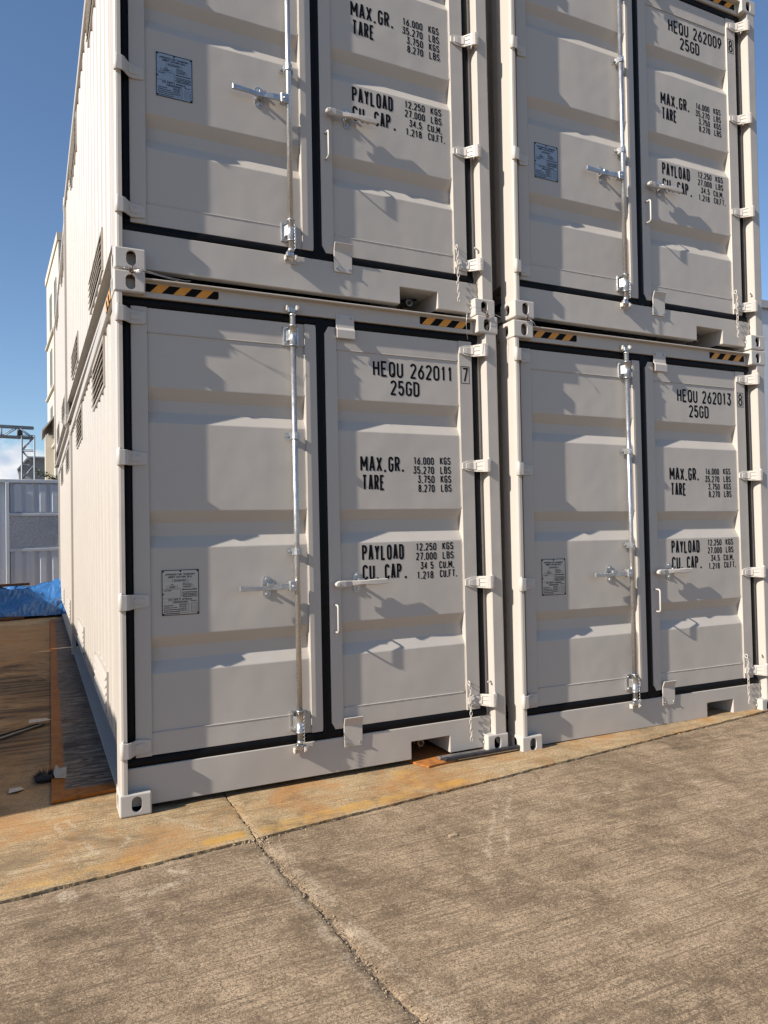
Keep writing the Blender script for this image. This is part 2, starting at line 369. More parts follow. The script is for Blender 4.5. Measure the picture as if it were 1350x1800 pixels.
def ribbon(mb, pts, y, st, mi):
    P = [Vector(p) for p in pts]; Q = [P[0]]
    for p in P[1:]:
        if (p - Q[-1]).length > 1e-5: Q.append(p)
    P = Q; n = len(P)
    y -= (len(mb.v) % 7) * 4e-5
    if n < 2: return
    for i in range(1, n - 1):
        a = (P[i] - P[i - 1]).normalized(); b = (P[i + 1] - P[i]).normalized()
        if a.dot(b) < 0.15:
            e1 = [tuple(p) for p in P[:i]] + [tuple(P[i] + (a * st * .30 if a.dot(b) < -.3 else a * st * .5))]
            e2 = [tuple(P[i] - (b * st * .30 if a.dot(b) < -.3 else b * st * .5))] + [tuple(p) for p in P[i + 1:]]
            ribbon(mb, e1, y, st, mi); ribbon(mb, e2, y - 3e-5, st, mi); return
    d0 = (P[1] - P[0]).normalized(); d1 = (P[-1] - P[-2]).normalized()
    closed = (P[0] - P[-1]).length < 1e-5
    L_, R_ = [], []
    for i, p in enumerate(P):
        if closed and i in (0, n - 1): a = (P[-1] - P[-2]).normalized(); b = (P[1] - P[0]).normalized()
        else:
            a = (p - P[i - 1]).normalized() if i else d0
            b = (P[i + 1] - p).normalized() if i < n - 1 else d1
        t = a + b
        t = t.normalized() if t.length > 1e-4 else a
        nr = Vector((-t.y, t.x)); k = max(0.55, nr.dot(Vector((-a.y, a.x))))
        L_.append(p + nr * st / 2 / k); R_.append(p - nr * st / 2 / k)
    v = [(p.x, y, p.y) for p in L_] + [(p.x, y, p.y) for p in R_]
    mb.add(v, [(i, i + 1, n + i + 1, n + i) for i in range(n - 1)], mi)
def text(mb, txt, x0, x1, z0, h, st, y, mi=0):
    """fit txt between x0 and x1 with cap height h on baseline z0"""
    adv = [ADV.get(c, 1.0) for c in txt]
    gap = 0.21
    tot = sum(adv) + gap * (len(txt) - 1)
    u = (x1 - x0) / tot; x = x0
    for c, a in zip(txt, adv):
        w = a * u
        if c == '.':
            mb.add([(x + w * .2, y, z0), (x + w * .2 + st * 1.05, y, z0), (x + w * .2 + st * 1.05, y, z0 + st * 1.05), (x + w * .2, y, z0 + st * 1.05)], [(0, 1, 2, 3)], mi)
        elif c != ' ':
            for pl in G[c]:
                ribbon(mb, [(x + st / 2 + px * (w - st), z0 + st / 2 + pz * (h - st)) for px, pz in pl], y, st, mi)
        x += w + gap * u
#@@CONTAINER
# ================================================================== SHIPPING CONTAINERS
CW, CH, CL = 2.438, 2.896, 6.058
YF, YP, YC = 0.060, 0.073, 0.109          # door frame face, panel face, channel floor

def oval(cx, cz, w, h, n=8):
    r = w / 2
    return [(cx + r * math.cos(R(a)), cz + h / 2 - r + r * math.sin(R(a))) for a in [180 * i / n for i in range(n + 1)]] + \
           [(cx + r * math.cos(R(a)), cz - h / 2 + r + r * math.sin(R(a))) for a in [180 + 180 * i / n for i in range(n + 1)]]
def casting_mesh(top):
    b = bm_box(0, .162, 0, .178, 0, .118, .009, 3); me = bpy.data.meshes.new('casting'); b.to_mesh(me); b.free(); me.materials.append(M['paint_hw'])
    a = bpy.data.objects.new('tmp', me); C.objects.link(a)
    cut = []
    zc = .062 if not top else .056
    mb1 = MB().prism(oval(.086, zc, .052, .082), 'y', -.02, .13); cut.append(mb1.mesh('c1', ['paint_hw']))
    mb2 = MB().prism(oval(.092, zc, .056, .076), 'x', -.02, .12); cut.append(mb2.mesh('c2', ['paint_hw']))
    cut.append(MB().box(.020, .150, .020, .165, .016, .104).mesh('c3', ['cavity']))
    objs = []
    for me_ in cut[::-1]:
        o = bpy.data.objects.new('tmpc', me_); C.objects.link(o); objs.append(o)
        md = a.modifiers.new('b', 'BOOLEAN'); md.operation = 'DIFFERENCE'; md.object = o; md.solver = 'EXACT'; md.material_mode = 'TRANSFER'
    dg = bpy.context.evaluated_depsgraph_get()
    r = bpy.data.meshes.new_from_object(a.evaluated_get(dg))
    for o in objs + [a]: bpy.data.objects.remove(o)
    r.name = 'corner_casting'
    return r
def mirrored(me, ax, about):
    c = me.copy(); b = bmesh.new(); b.from_mesh(c)
    for v in b.verts: v.co[ax] = 2 * about - v.co[ax]
    bmesh.ops.reverse_faces(b, faces=b.faces[:]); b.to_mesh(c); b.free(); return c

MS = {}
cb, ct = casting_mesh(False), casting_mesh(True)
MS['cast_bl'] = cb; MS['cast_tl'] = ct
MS['cast_br'] = mirrored(cb, 0, CW / 2); MS['cast_tr'] = mirrored(ct, 0, CW / 2)
MS['cast_bbl'] = mirrored(cb, 1, CL / 2); MS['cast_btl'] = mirrored(ct, 1, CL / 2)
MS['cast_bbr'] = mirrored(MS['cast_br'], 1, CL / 2); MS['cast_btr'] = mirrored(MS['cast_tr'], 1, CL / 2)

MS['post_l'] = MB().prism([(.006, .026), (.008, .014), (.014, .007), (.024, .004), (.042, .004), (.042, .085), (.12, .085), (.12, .11), (.04, .11), (.04, .17), (.006, .17)], 'z', .112, CH - .112).mesh('corner_post', ['paint'])
MS['post_r'] = MB().prism([(2.337, .010), (2.343, .004), (2.416, .004), (2.426, .009), (2.432, .02), (2.432, .17), (2.40, .17), (2.40, .11), (2.24, .11), (2.24, .080), (2.337, .080)], 'z', .112, CH - .112).mesh('corner_post', ['paint'])
MS['post_bl'] = MB().prism([(.006, CL - .17), (.05, CL - .17), (.05, CL - .05), (.12, CL - .05), (.12, CL - .006), (.006, CL - .006)], 'z', .112, CH - .112).mesh('corner_post', ['paint'])
MS['post_br'] = mirrored(MS['post_bl'], 0, CW / 2)

# sill with a notch and pocket ------------------------------------------------
PX0, PX1, PZ = 1.742, 2.022, .140
sl = MB()
sl.prism([(.046, .030), (PX0, .030), (PX0, PZ), (PX1, PZ), (PX1, .030), (2.334, .030), (2.334, .234), (.046, .234)], 'y', .056, .12)
MS['sill'] = bevel_mesh(sl.mesh('door_sill', ['paint']), .003)
pk = MB()
pk.box(PX0 - .02, PX1 + .02, .12, .46, PZ + .002, PZ + .008)
pk.box(PX0 - .010, PX0 - .003, .12, .46, .032, PZ + .002); pk.box(PX1 + .003, PX1 + .010, .12, .46, .032, PZ + .002)
pk.box(PX0 - .02, PX1 + .02, .46, .466, .032, PZ + .008)
MS['pocket'] = pk.mesh('sill_pocket', ['paint'])
def valve(lever):
    v = MB(); cx, cz = 1.872, .085
    v.tube([(cx, .46, cz), (cx, .30, cz)], .014, 12); v.tube([(cx, .30, cz), (cx, .25, cz)], .024, 6, smooth=False)
    v.tube([(cx, .25, cz), (cx, .20, cz)], .018, 12); v.tube([(cx, .205, cz), (cx, .175, cz)], .026, 6, smooth=False)
    v.tube([(cx, .178, cz), (cx, .165, cz)], .013, 10, mi=1)
    v.tube([(cx, .27, cz), (cx, .27, cz + .036)], .008, 8)
    v.tube([(cx - .02, .27, cz + .036), (cx + .006, .262, cz + .040), (cx + .09, .24, cz + .050)] if lever else [(cx - .03, .27, cz + .034), (cx + .02, .26, cz + .036)], .007, 8, mi=2)
    return v.mesh('drain_valve', ['brass', 'dark', 'bluehandle'])
MS['valve'] = valve(False); MS['valve_lever'] = valve(True)

hd = MB(); hd.box(.046, 2.334, .050, .12, 2.776, 2.876)
hd.box(.160, 2.278, .014, .0505, 2.862, 2.871)
MS['header'] = bevel_mesh(hd.mesh('door_header', ['paint']), .0025)

def hazard(x0, x1, z0, z1, per=.122, off=.0, axis='x', pos=.0488):
    mb = MB(); sl_ = (z1 - z0) * 0.95
    def P(u, z): return (u, pos, z) if axis == 'x' else (pos, u, z)
    mb.add([P(x0, z0), P(x1, z0), P(x1, z1), P(x0, z1)], [(0, 1, 2, 3)], 0)
    u = x0 + off
    eps = -.0012
    def P2(u, z): return (u, pos + eps, z) if axis == 'x' else (pos + eps, u, z)
    while u < x1:
        poly = [(u, z0), (u + per / 2, z0), (u + per / 2 + sl_, z1), (u + sl_, z1)]
        def clip(pl, lim, keep):
            o = []
            for i, p in enumerate(pl):
                q_ = pl[(i + 1) % len(pl)]; a = keep(p[0]); b = keep(q_[0])
                if a: o.append(p)
                if a != b:
                    t = (lim - p[0]) / (q_[0] - p[0]); o.append((lim, p[1] + t * (q_[1] - p[1])))
            return o
        poly = clip(poly, x1, lambda x: x <= x1); poly = clip(poly, x0, lambda x: x >= x0) if len(poly) > 2 else poly
        if len(poly) > 2: mb.add([P2(*p) for p in poly], [list(range(len(poly)))], 1)
        u += per
    return mb.mesh('hazard_stripe', ['ink', 'yellow'])
MS['haz_l'] = hazard(.164, .568, 2.806, 2.852, off=.028)
MS['haz_r'] = hazard(1.868, 2.250, 2.803, 2.852, off=.012)
MS['haz_s'] = hazard(.21, .56, 2.805, 2.875, off=.02, axis='y', pos=.0052)

# doors -----------------------------------------------------------------------
PROF = [(2.590, YP), (2.288, YP), (2.222, YC), (2.157, YC), (2.092, YP), (1.607, YP), (1.541, YC), (1.467, YC), (1.401, YP), (.922, YP), (.856, YC), (.786, YC), (.720, YP), (.405, YP)]
def soft(prof, r=.0042):
    o = [prof[0]]
    for i in range(1, len(prof) - 1):
        p = Vector(prof[i]); a = (Vector(prof[i - 1]) - p).normalized(); b = (Vector(prof[i + 1]) - p).normalized()
        o += [tuple(p + a * r), tuple(p + (a + b) * r * .22), tuple(p + b * r)]
    o.append(prof[-1]); return o
def door_mesh(x0, xa, xb, x1, seed):
    d = MB()
    d.box(x0, xa, YF, .13, .284, 2.726, bev=.004); d.box(xb, x1, YF, .13, .284, 2.726, bev=.004)
    d.box(xa - .0015, xb + .0015, YF + .009, .128, 2.590, 2.724, bev=.002); d.box(xa - .0015, xb + .0015, YF + .009, .128, .286, .405, bev=.002)
    pr = soft(PROF); nx = 24
    v = []
    for z, y in pr:
        for i in range(nx + 1):
            x = xa - .001 + (xb - xa + .002) * i / nx
            e = min(1, min(i, nx - i) / 4)
            v.append((x, y, z))
    n = nx + 1
    d.add(v, [(r * n + i, r * n + i + 1, (r + 1) * n + i + 1, (r + 1) * n + i) for r in range(len(pr) - 1) for i in range(nx)], 0, False)
    # weld beads
    def bead(a, b, r=.0028, k=40):
        pts = [Vector(a).lerp(Vector(b), i / k) for i in range(k + 1)]
        d.tube(pts, [r * (1 + .35 * noise.noise(p * 37 + Vector((seed, 0, 0)))) for p in pts], 6)
    bead((xa + .004, YP - .003, 2.590), (xb - .004, YP - .003, 2.590)); bead((xa + .004, YP - .003, .405), (xb - .004, YP - .003, .405), .0035)
    for z0, z1 in ((.41, .715), (.925, 1.398), (1.61, 2.09), (2.29, 2.585)):
        bead((xa + .0015, YP - .004, z0), (xa + .0015, YP - .004, z1), .0022, 30); bead((xb - .0015, YP - .004, z0), (xb - .0015, YP - .004, z1), .0030, 30)
    return d.mesh('door', ['paint'], recalc=False)
LX = (.090, .176, 1.083, 1.157); RX = (1.212, 1.290, 2.161, 2.262)
MS['door_l'] = door_mesh(*LX, 1.3); MS['door_r'] = door_mesh(*RX, 5.1)

def gasket_strip(mb, a, b, w, vert, y=.0645, seed=0.0, k=60, amp=.004):
    """rubber seal between (a) and (b), centre line wobbling a little, rounded face"""
    prof = [(-.5, .02), (-.5, .004), (-.36, -.002), (0, -.004), (.36, -.002), (.5, .004), (.5, .02)]
    v = []
    for i in range(k + 1):
        t = i / k; x = a[0] + (b[0] - a[0]) * t; z = a[1] + (b[1] - a[1]) * t
        ww = w * (1 + .05 * noise.noise((t * 9 + seed, seed, 1)) ) + amp * max(0, noise.noise((t * 17, seed, 4)))
        for q_, dy in prof:
            if vert: v.append((x + q_ * ww, y + dy, z))
            else: v.append((x, y + dy, z + q_ * ww))
    n = len(prof)
    mb.add(v, [(i * n + j, i * n + j + 1, (i + 1) * n + j + 1, (i + 1) * n + j) for i in range(k) for j in range(n - 1)], 0, True)
g = MB()
gasket_strip(g, (.066, .236), (.066, 2.77), .049, True, .069, 1.1)
gasket_strip(g, (.046, 2.7505), (1.20, 2.7505), .0465, False, .0640, 2.2); gasket_strip(g, (.046, .258), (1.20, .258), .050, False, .0655, 3.3)
gasket_strip(g, (1.1845, .236), (1.1845, 2.772), .055, True, .0630, 4.4)
for zc_, sg in ((2.735, -1), (.272, 1)):
    g.prism([(1.150, zc_), (1.160, zc_ - sg * -.05), (1.214, zc_ - sg * -.05), (1.235, zc_ + sg * .012), (1.235, zc_ - sg * .02), (1.150, zc_ - sg * .02)], 'y', .0595, .075)
MS['gask_l'] = g.mesh('gasket', ['gasket'])
g = MB()
gasket_strip(g, (2.287, .236), (2.287, 2.77), .049, True, .0655, 6.1)
gasket_strip(g, (1.20, 2.7505), (2.312, 2.7505), .0465, False, .0643, 7.2); gasket_strip(g, (1.20, .258), (2.312, .258), .050, False, .0650, 8.3)
MS['gask_r'] = g.mesh('gasket', ['gasket'])

def hinge_l():
    h = MB()
    h.tube([(.021, .004, -.043), (.021, .004, .043)], .0165, 14); h.tube([(.021, .004, -.052), (.021, .004, .052)], .007, 10)
    h.strip([(.020, -.0125), (.046, -.0115), (.060, -.004), (.078, .024), (.094, .044), (.112, .0495), (.150, .0505), (.170, .0535)], [.082, .082, .081, .079, .077, .075, .068, .060], 0.0, .009)
    h.strip([(.085, .026), (.100, .042), (.125, .0455), (.142, .0485)], [.03, .034, .032, .026], 0.0, .008)
    return bevel_mesh(h.mesh('hinge', ['paint_hw']), .002)
def hinge_r():
    h = MB()
    h.tube([(2.334, -.004, -.043), (2.334, -.004, .043)], .0175, 14); h.tube([(2.334, -.004, -.053), (2.334, -.004, .053)], .010, 10)
    h.strip([(2.336, -.0215), (2.316, -.0200), (2.300, -.006), (2.282, .016), (2.262, .040), (2.246, .047), (2.205, .0485), (2.166, .0515)], [.086, .086, .084, .080, .077, .074, .066, .040], 0.0, .010)
    for dz in (-.028, 0, .028):
        h.strip([(2.326, -.024), (2.306, -.010), (2.284, .008), (2.262, .033)], [.006] * 4, dz, .008)
    h.strip([(2.262, .032), (2.245, .0425), (2.215, .0435), (2.190, .047)], [.05, .048, .042, .034], 0.0, .008)
    return bevel_mesh(h.mesh('hinge', ['paint_hw']), .002)
MS['hinge_l'] = hinge_l(); MS['hinge_r'] = hinge_r()
HZ = (.345, 1.120, 1.890, 2.660)

# locking rod and its fittings --------------------------------------------------
RXx, RY = 1.000, .0265
rod = MB()
rod.tube([(RXx, RY, .262), (RXx, RY, 2.752)], .0165, 20)
for z0, z1 in ((.305, .436), (2.575, 2.700)):
    rod.tube([(RXx, RY, z0), (RXx, RY, z0 + .008), (RXx, RY, z0 + .008), (RXx, RY, z1 - .008), (RXx, RY, z1 - .008), (RXx, RY, z1)], [.0235, .0235, .0215, .0215, .0235, .0235], 20)
rod.tube([(RXx, RY, 2.752), (RXx, RY, 2.762), (RXx, RY, 2.772)], [.0165, .021, .014], 18)
rod.tube([(RXx, RY, .262), (RXx, RY, .250), (RXx, RY, .240)], [.0165, .021, .014], 18)
for z0 in (2.768, .206):
    rod.box(RXx - .024, RXx + .016, .014, .038, z0 + .004, z0 + .032, bev=.006)
    rod.box(RXx - .032, RXx - .014, .010, .040, z0 + .004, z0 + .034, bev=.005)
MS['rod'] = rod.mesh('locking_rod', ['galv'])
def keeper(z):
    k = MB()
    k.box(RXx - .034, RXx + .044, .046, .0505, z - .016, z + .030, bev=.0015)
    k.box(RXx + .019, RXx + .036, .012, .048, z - .004, z + .028, bev=.004)
    k.box(RXx - .040, RXx - .028, .016, .048, z - .006, z + .024, bev=.004)
    k.tube([(RXx + .030, .004, z + .012), (RXx + .030, .02, z + .012)], .006, 8)
    return k.mesh('cam_keeper', ['paint_hw'])
MS['keep_t'] = keeper(2.790); MS['keep_b'] = keeper(.196)
def bolt(mb, x, y, z, r=.008, mi=0):
    mb.tube([(x, y, z), (x, y - .004, z)], r * 1.35, 12, mi, smooth=False); mb.tube([(x, y - .004, z), (x, y - .009, z)], [r, r * .8], 6, mi, smooth=False)
def bracket_tall(z):
    b = MB(); b.box(RXx - .050, RXx + .046, YF - .002, YP - .001, z - .058, z + .058, bev=.003)
    for sx in (-.036, .034):
        for sz in (-.042, .042): bolt(b, RXx + sx, YF - .001, z + sz, .0075)
    b.strip([(RXx - .034, .052), (RXx - .026, .030), (RXx - .020, .020)], [.06] * 3, z, .006)
    return b.mesh('rod_bracket', ['galv'])
def bracket_clamp(z):
    b = MB()
    b.strip([(RXx - .044, YF + .002), (RXx - .024, YF + .001), (RXx - .020, RY - .012), (RXx - .008, RY - .022), (RXx + .008, RY - .022), (RXx + .020, RY - .012), (RXx + .024, YF + .001), (RXx + .042, YF + .002)], [.040] * 8, z, .005)
    bolt(b, RXx - .034, YF, z); bolt(b, RXx + .033, YF, z)
    b.tube([(RXx + .004, RY - .021, z + .006), (RXx + .004, RY - .026, z + .006)], .005, 8)
    return b.mesh('rod_bracket', ['galv'])
MS['brk'] = [bracket_tall(.371), bracket_clamp(1.362), bracket_clamp(2.043), bracket_tall(2.640)]

def retainer(x, z, y0):
    r = MB(); pl = oval(x, z, .048, .126)
    r.prism(pl, 'y', y0 - .005, y0)
    bolt(r, x, y0 - .004, z + .044, .009); bolt(r, x, y0 - .004, z - .042, .009)
    r.box(x - .014, x + .014, y0 - .045, y0 - .004, z - .012, z - .004, bev=.002)
    r.box(x - .008, x + .034, y0 - .052, y0 - .030, z + .004, z + .024, bev=.004)
    return r.mesh('handle_retainer', ['galv'])
MS['ret_l'] = retainer(.826, 1.160, YP - .001); MS['ret_r'] = retainer(1.396, 1.160, YP - .001)
hl = MB()
hl.box(RXx - .054, RXx - .006, RY - .022, RY + .020, 1.132, 1.190, bev=.004); bolt(hl, RXx - .030, RY - .019, 1.160, .009)
hl.strip([(RXx - .03, .014), (.900, .014), (.850, .022), (.800, .020), (.750, .014), (.655, .010)], [.036, .034, .030, .024, .025, .030], [1.160, 1.160, 1.158, 1.154, 1.156, 1.158], .014)
MS['handle_l'] = bevel_mesh(hl.mesh('lock_handle', ['galv']), .002)
hr = MB()
hr.strip([(1.244, .014), (1.262, .008), (1.300, .010), (1.345, .018), (1.400, .012), (1.450, .010), (1.500, .010), (1.585, .012)], [.034, .042, .040, .032, .026, .028, .036, .030], [1.156, 1.155, 1.156, 1.158, 1.160, 1.161, 1.160, 1.162], .022)
hr.tube([(1.250, .004, 1.155), (1.250, .03, 1.155)], [.014, .016], 12)
MS['handle_r'] = bevel_mesh(hr.mesh('lock_handle', ['paint_hw']), .004)
pl_ = MB(); z0, z1 = .868, 1.030
pts = [(1.246, YF, z1), (1.246, .022, z1), (1.246, .013, z1 - .004), (1.246, .009, z1 - .014), (1.246, .009, z0 + .014), (1.246, .013, z0 + .004), (1.246, .022, z0), (1.246, YF, z0)]
MS['pull'] = pl_.tube(pts, .0062, 10).mesh('pull_handle', ['paint_hw'])

def pad(top):
    p = MB()
    if top: path = [(.046, 2.806), (.044, 2.722), (.030, 2.706), (.032, 2.655)]
    else: path = [(.046, .172), (.044, .302), (.037, .324), (.025, .350)]
    n = len(path); v = []
    for y, z in path:
        for x in (1.283, 1.404):
            v += [(x, y, z), (x, y + .008, z + (.002 if not top else 0))]
    f = []
    for i in range(n - 1):
        o = i * 4; q_ = o + 4
        f += [(o, o + 2, q_ + 2, q_), (o + 1, q_ + 1, q_ + 3, o + 3), (o, q_, q_ + 1, o + 1), (o + 2, o + 3, q_ + 3, q_ + 2)]
    f += [(0, 1, 3, 2), ((n - 1) * 4, (n - 1) * 4 + 2, (n - 1) * 4 + 3, (n - 1) * 4 + 1)]
    p.add(v, f)
    me = bevel_mesh(p.mesh('pad', ['paint_hw', 'galv']), .002)
    b = MB(); zb = 2.786 if top else .194
    bolt(b, 1.302, path[0][0] + .001, zb, .0065); bolt(b, 1.386, path[0][0] + .001, zb, .0065)
    return me, b.mesh('bolt', ['galv'])
MS['pad_t'], MS['padb_t'] = pad(True); MS['pad_b'], MS['padb_b'] = pad(False)

ch = MB(); cx, cz = 2.172, .462
ch.tube([(cx, .048 + .012 * math.cos(R(a)), cz + .014 * math.sin(R(a))) for a in range(0, 360, 30)], .0036, 6, closed=True)
z = cz - .012; i = 0
while z > .105:
    pts = []; hl_, wl = .0175, .0085; sway = .006 * math.sin(i * 1.3)
    for a in range(0, 360, 30):
        dx = wl * math.cos(R(a)); dz = hl_ * math.sin(R(a)) * 1.05
        pts.append((cx + sway * .4 + (dx if i % 2 == 0 else .25 * dx), .036 + (.0 if i % 2 == 0 else .95 * dx), z - hl_ + dz))
    ch.tube(pts, .0025, 6, closed=True)
    z -= hl_ * 2 - .0075; i += 1
MS['chain'] = ch.mesh('chain', ['paint_hw'])
hk = MB(); hk.tube([(2.337, .04, .462), (2.318, .025, .462), (2.296, .018, .464)], .0045, 8); hk.tube([(2.335, .03, .458), (2.335, .03, .44)], .008, 8)
MS['hook'] = hk.mesh('chain_hook', ['paint_hw'])
sp_ = MB()
sp_.tube([(RXx - .02, RY - .014, .432), (RXx - .012, RY - .027, .41), (RXx + .008, RY - .027, .405), (RXx + .02, RY - .018, .43)], .0016, 5)
zz = .405; pts = []
for i in range(26):
    pts.append((RXx + .016 + .0035 * math.cos(i * 1.9), RY - .028 + .003 * math.sin(i * 1.9), zz - i * .0062))
MS['pinchain'] = sp_.tube(pts, .0026, 5).mesh('pin_chain', ['galv'])

# plate -------------------------------------------------------------------------
def csc():
    p = MB(); x0, x1, z0, z1 = .236, .438, 1.030, 1.281; y = YP - .0035
    p.box(x0, x1, y, YP - .0002, z0, z1, 0)
    yt = y - .0004
    def rect(a, b, c, d, mi=1): p.add([(a, yt, c), (b, yt, c), (b, yt, d), (a, yt, d)], [(0, 1, 2, 3)], mi)
    def frame(a, b, c, d, w=.0012): rect(a, b, c, c + w); rect(a, b, d - w, d); rect(a, a + w, c + w, d - w); rect(b - w, b, c + w, d - w)
    W_p = x1 - x0; H_p = z1 - z0
    def X(u): return x0 + u * W_p
    def Z(v): return z0 + v * H_p
    frame(X(.005), X(.995), Z(.004), Z(.996), .0036)
    T_ = lambda t, u0, u1, v, h, st: text(p, t, X(u0), X(u1), Z(v), h, st, yt - .0002, 1)
    T_('APPROVED FOR TRANSPORT', .10, .90, .875, .0105, .0020); T_('UNDER CUSTOMS SEAL', .17, .82, .820, .0105, .0020)
    frame(X(.28), X(.71), Z(.735), Z(.79)); frame(X(.12), X(.42), Z(.595), Z(.645)); frame(X(.56), X(.86), Z(.60), Z(.65))
    r2 = random.Random(3)
    def scrib(u0, u1, v, h=.0062):
        u = u0
        while u < u1:
            w = r2.uniform(.012, .03); rect(X(u), X(min(u + w, u1)), Z(v), Z(v) + h * r2.uniform(.6, 1)); u += w + .008
    scrib(.33, .66, .752, .007); scrib(.20, .36, .61); scrib(.58, .78, .615); scrib(.24, .32, .662, .005); scrib(.56, .74, .690, .005); scrib(.56, .82, .662, .005)
    rect(X(.02), X(.50), Z(.572), Z(.578)); rect(X(.50), X(.506), Z(.375), Z(.578)); rect(X(.02), X(.50), Z(.372), Z(.377))
    scrib(.06, .26, .535, .006); scrib(.54, .94, .545, .0085)
    for k in range(4): scrib(.53 + .03 * (k % 2), .95, .492 - k * .033, .0065)
    T_('CSC SAFETY APPROVAL', .17, .82, .325, .0105, .0020)
    frame(X(.28), X(.70), Z(.268), Z(.312)); scrib(.31, .67, .278, .007)
    for k in range(5): scrib(.05, .30 + .10 * min(k, 1.6), .205 - k * .043, .0065)
    frame(X(.46), X(.72), Z(.05), Z(.25)); 
    for k in range(4): rect(X(.46), X(.72), Z(.088 + k * .041), Z(.092 + k * .041)); scrib(.48, .66, .10 + k * .041, .005)
    frame(X(.78), X(.95), Z(.06), Z(.26)); scrib(.78, .94, .295, .006)
    for k in range(6): rect(X(.78), X(.95), Z(.088 + k * .027), Z(.092 + k * .027))
    for u in (.04, .5, .96):
        for v_ in (.035, .965):
            if u == .5 and v_ < .5: continue
            p.tube([(X(u), y, Z(v_)), (X(u), y - .002, Z(v_))], .0048, 10, 2, smooth=False)
    p.tube([(X(.035), y, Z(.47)), (X(.035), y - .002, Z(.47))], .0048, 10, 2, smooth=False)
    return p.mesh('data_plate', ['plate', 'ink', 'dark'], recalc=False)
MS['csc'] = csc()

YT = YP - .0008
BS, SS = .0138, .0078
def letters(rows):
    """one flat printed mesh for each line of stencilling"""
    o = []
    for row in rows:
        mb = None
        for t, x0, x1, z0, h, st, y in row:
            if mb is not None and t != '.': o.append(mb.mesh('lettering', ['ink'], recalc=False)); mb = None
            mb = mb or MB(); text(mb, t, x0, x1, z0, h, st, y)
        o.append(mb.mesh('lettering', ['ink'], recalc=False))
    return o
def big(*a): return [(t, x0, x1, z, h, BS, YT) for t, x0, x1, z, h in a]
def small(*a): return [(t, x0, x1, z, h, SS, YT) for t, x0, x1, z, h in a]
MS['gross'] = letters([big(('MAX.', 1.437, 1.613, 1.842, .098), ('GR', 1.630, 1.712, 1.843, .098), ('.', 1.722, 1.737, 1.846, .098)), big(('TARE', 1.446, 1.602, 1.726, .098)),
    small(('16.000', 1.812, 1.960, 1.893, .050), ('KGS', 2.005, 2.085, 1.896, .050)), small(('35.270', 1.807, 1.960, 1.833, .050), ('LBS', 2.006, 2.086, 1.836, .050)),
    small(('3.750', 1.838, 1.962, 1.774, .050), ('KGS', 2.007, 2.087, 1.777, .050)), small(('8.270', 1.841, 1.962, 1.716, .050), ('LBS', 2.008, 2.088, 1.719, .050))])
def payload(dot):
    return letters([big(('PAYLOAD', 1.436, 1.727, 1.288, .098)), big(('CU.', 1.437, 1.545, 1.168, .096), ('CAP', 1.589, 1.708, 1.168, .096), ('.', 1.726, 1.742, 1.168, .096)),
    small(('12.250', 1.814, 1.964, 1.339, .049), ('KGS', 2.008, 2.091, 1.341, .049)), small(('27.000', 1.813, 1.964, 1.279, .049), ('LBS', 2.009, 2.092, 1.281, .049)),
    small(*([('34.5', 1.844, 1.940, 1.219, .048)] if dot else [('34', 1.844, 1.894, 1.219, .048), ('5', 1.917, 1.940, 1.219, .048)]), ('CU.M.', 1.982, 2.092, 1.220, .048)), small(('1.218', 1.818, 1.938, 1.158, .049), ('CU.FT.', 1.985, 2.114, 1.162, .049))])
MS['payload'] = payload(True); MS['payload_nodot'] = payload(False)
def ident(num, chk):
    o = letters([big(('HEQU', 1.537, 1.750, 2.446, .101), (num, 1.800, 2.117, 2.447, .100)), big(('25GD', 1.656, 1.866, 2.332, .097))])
    mb = MB(); a, b, c, d = 2.173, 2.240, 2.440, 2.556; y = YF - .0007
    for q_ in ((a, b, c, c + .004), (a, b, d - .004, d), (a, a + .004, c + .004, d - .004), (b - .004, b, c + .004, d - .004)):
        mb.add([(q_[0], y, q_[2]), (q_[1], y, q_[2]), (q_[1], y, q_[3]), (q_[0], y, q_[3])], [(0, 1, 2, 3)])
    text(mb, chk, 2.184, 2.229, 2.449, .098, .0115, y)
    return o + [mb.mesh('lettering', ['ink'], recalc=False)]

# side wall, rails, louvres ---------------------------------------------------------
XW, XD = .030, .074
def corr(x_out, x_in, y0, y1, z0, z1, name, mat='paint', pitch=.278):
    pts = [(y0, x_out)]; y = y0 + .10
    while y + pitch < y1:
        pts += [(y, x_out), (y + .036, x_in), (y + .120, x_in), (y + .156, x_out)]; y += pitch
    pts.append((y1, x_out))
    o = [pts[0]]
    for i in range(1, len(pts) - 1):
        p = Vector(pts[i]); a = (Vector(pts[i - 1]) - p).normalized(); b = (Vector(pts[i + 1]) - p).normalized()
        o += [tuple(p + a * .006), tuple(p + b * .008)]
    o.append(pts[-1]); n = len(o)
    mb = MB(); nz = 8
    v = [(x, y, z0 + (z1 - z0) * k / nz) for k in range(nz + 1) for y, x in o]
    mb.add(v, [(k * n + i, k * n + i + 1, (k + 1) * n + i + 1, (k + 1) * n + i) for k in range(nz) for i in range(n - 1)])
    return mb.mesh(name, [mat], recalc=False)
MS['wall_l'] = corr(XW, XD, .168, CL - .168, .283, 2.805, 'side_wall')
MS['wall_r'] = corr(CW - XW, CW - XD, .168, CL - .168, .05, 2.805, 'side_wall')
rl = MB()
rl.box(XW, .15, .165, CL - .165, .277, .283)
rl.box(.138, .150, .165, CL - .165, .05, .277)
rl.box(.024, .150, .165, CL - .165, .036, .048); rl.box(.024, .031, .165, CL - .165, .018, .036)
MS['rail_b'] = rl.mesh('bottom_rail', ['paint'])
MS['rail_t'] = bevel_mesh(MB().box(.008, .066, .170, CL - .170, 2.800, 2.884).mesh('top_rail', ['paint']), .004)
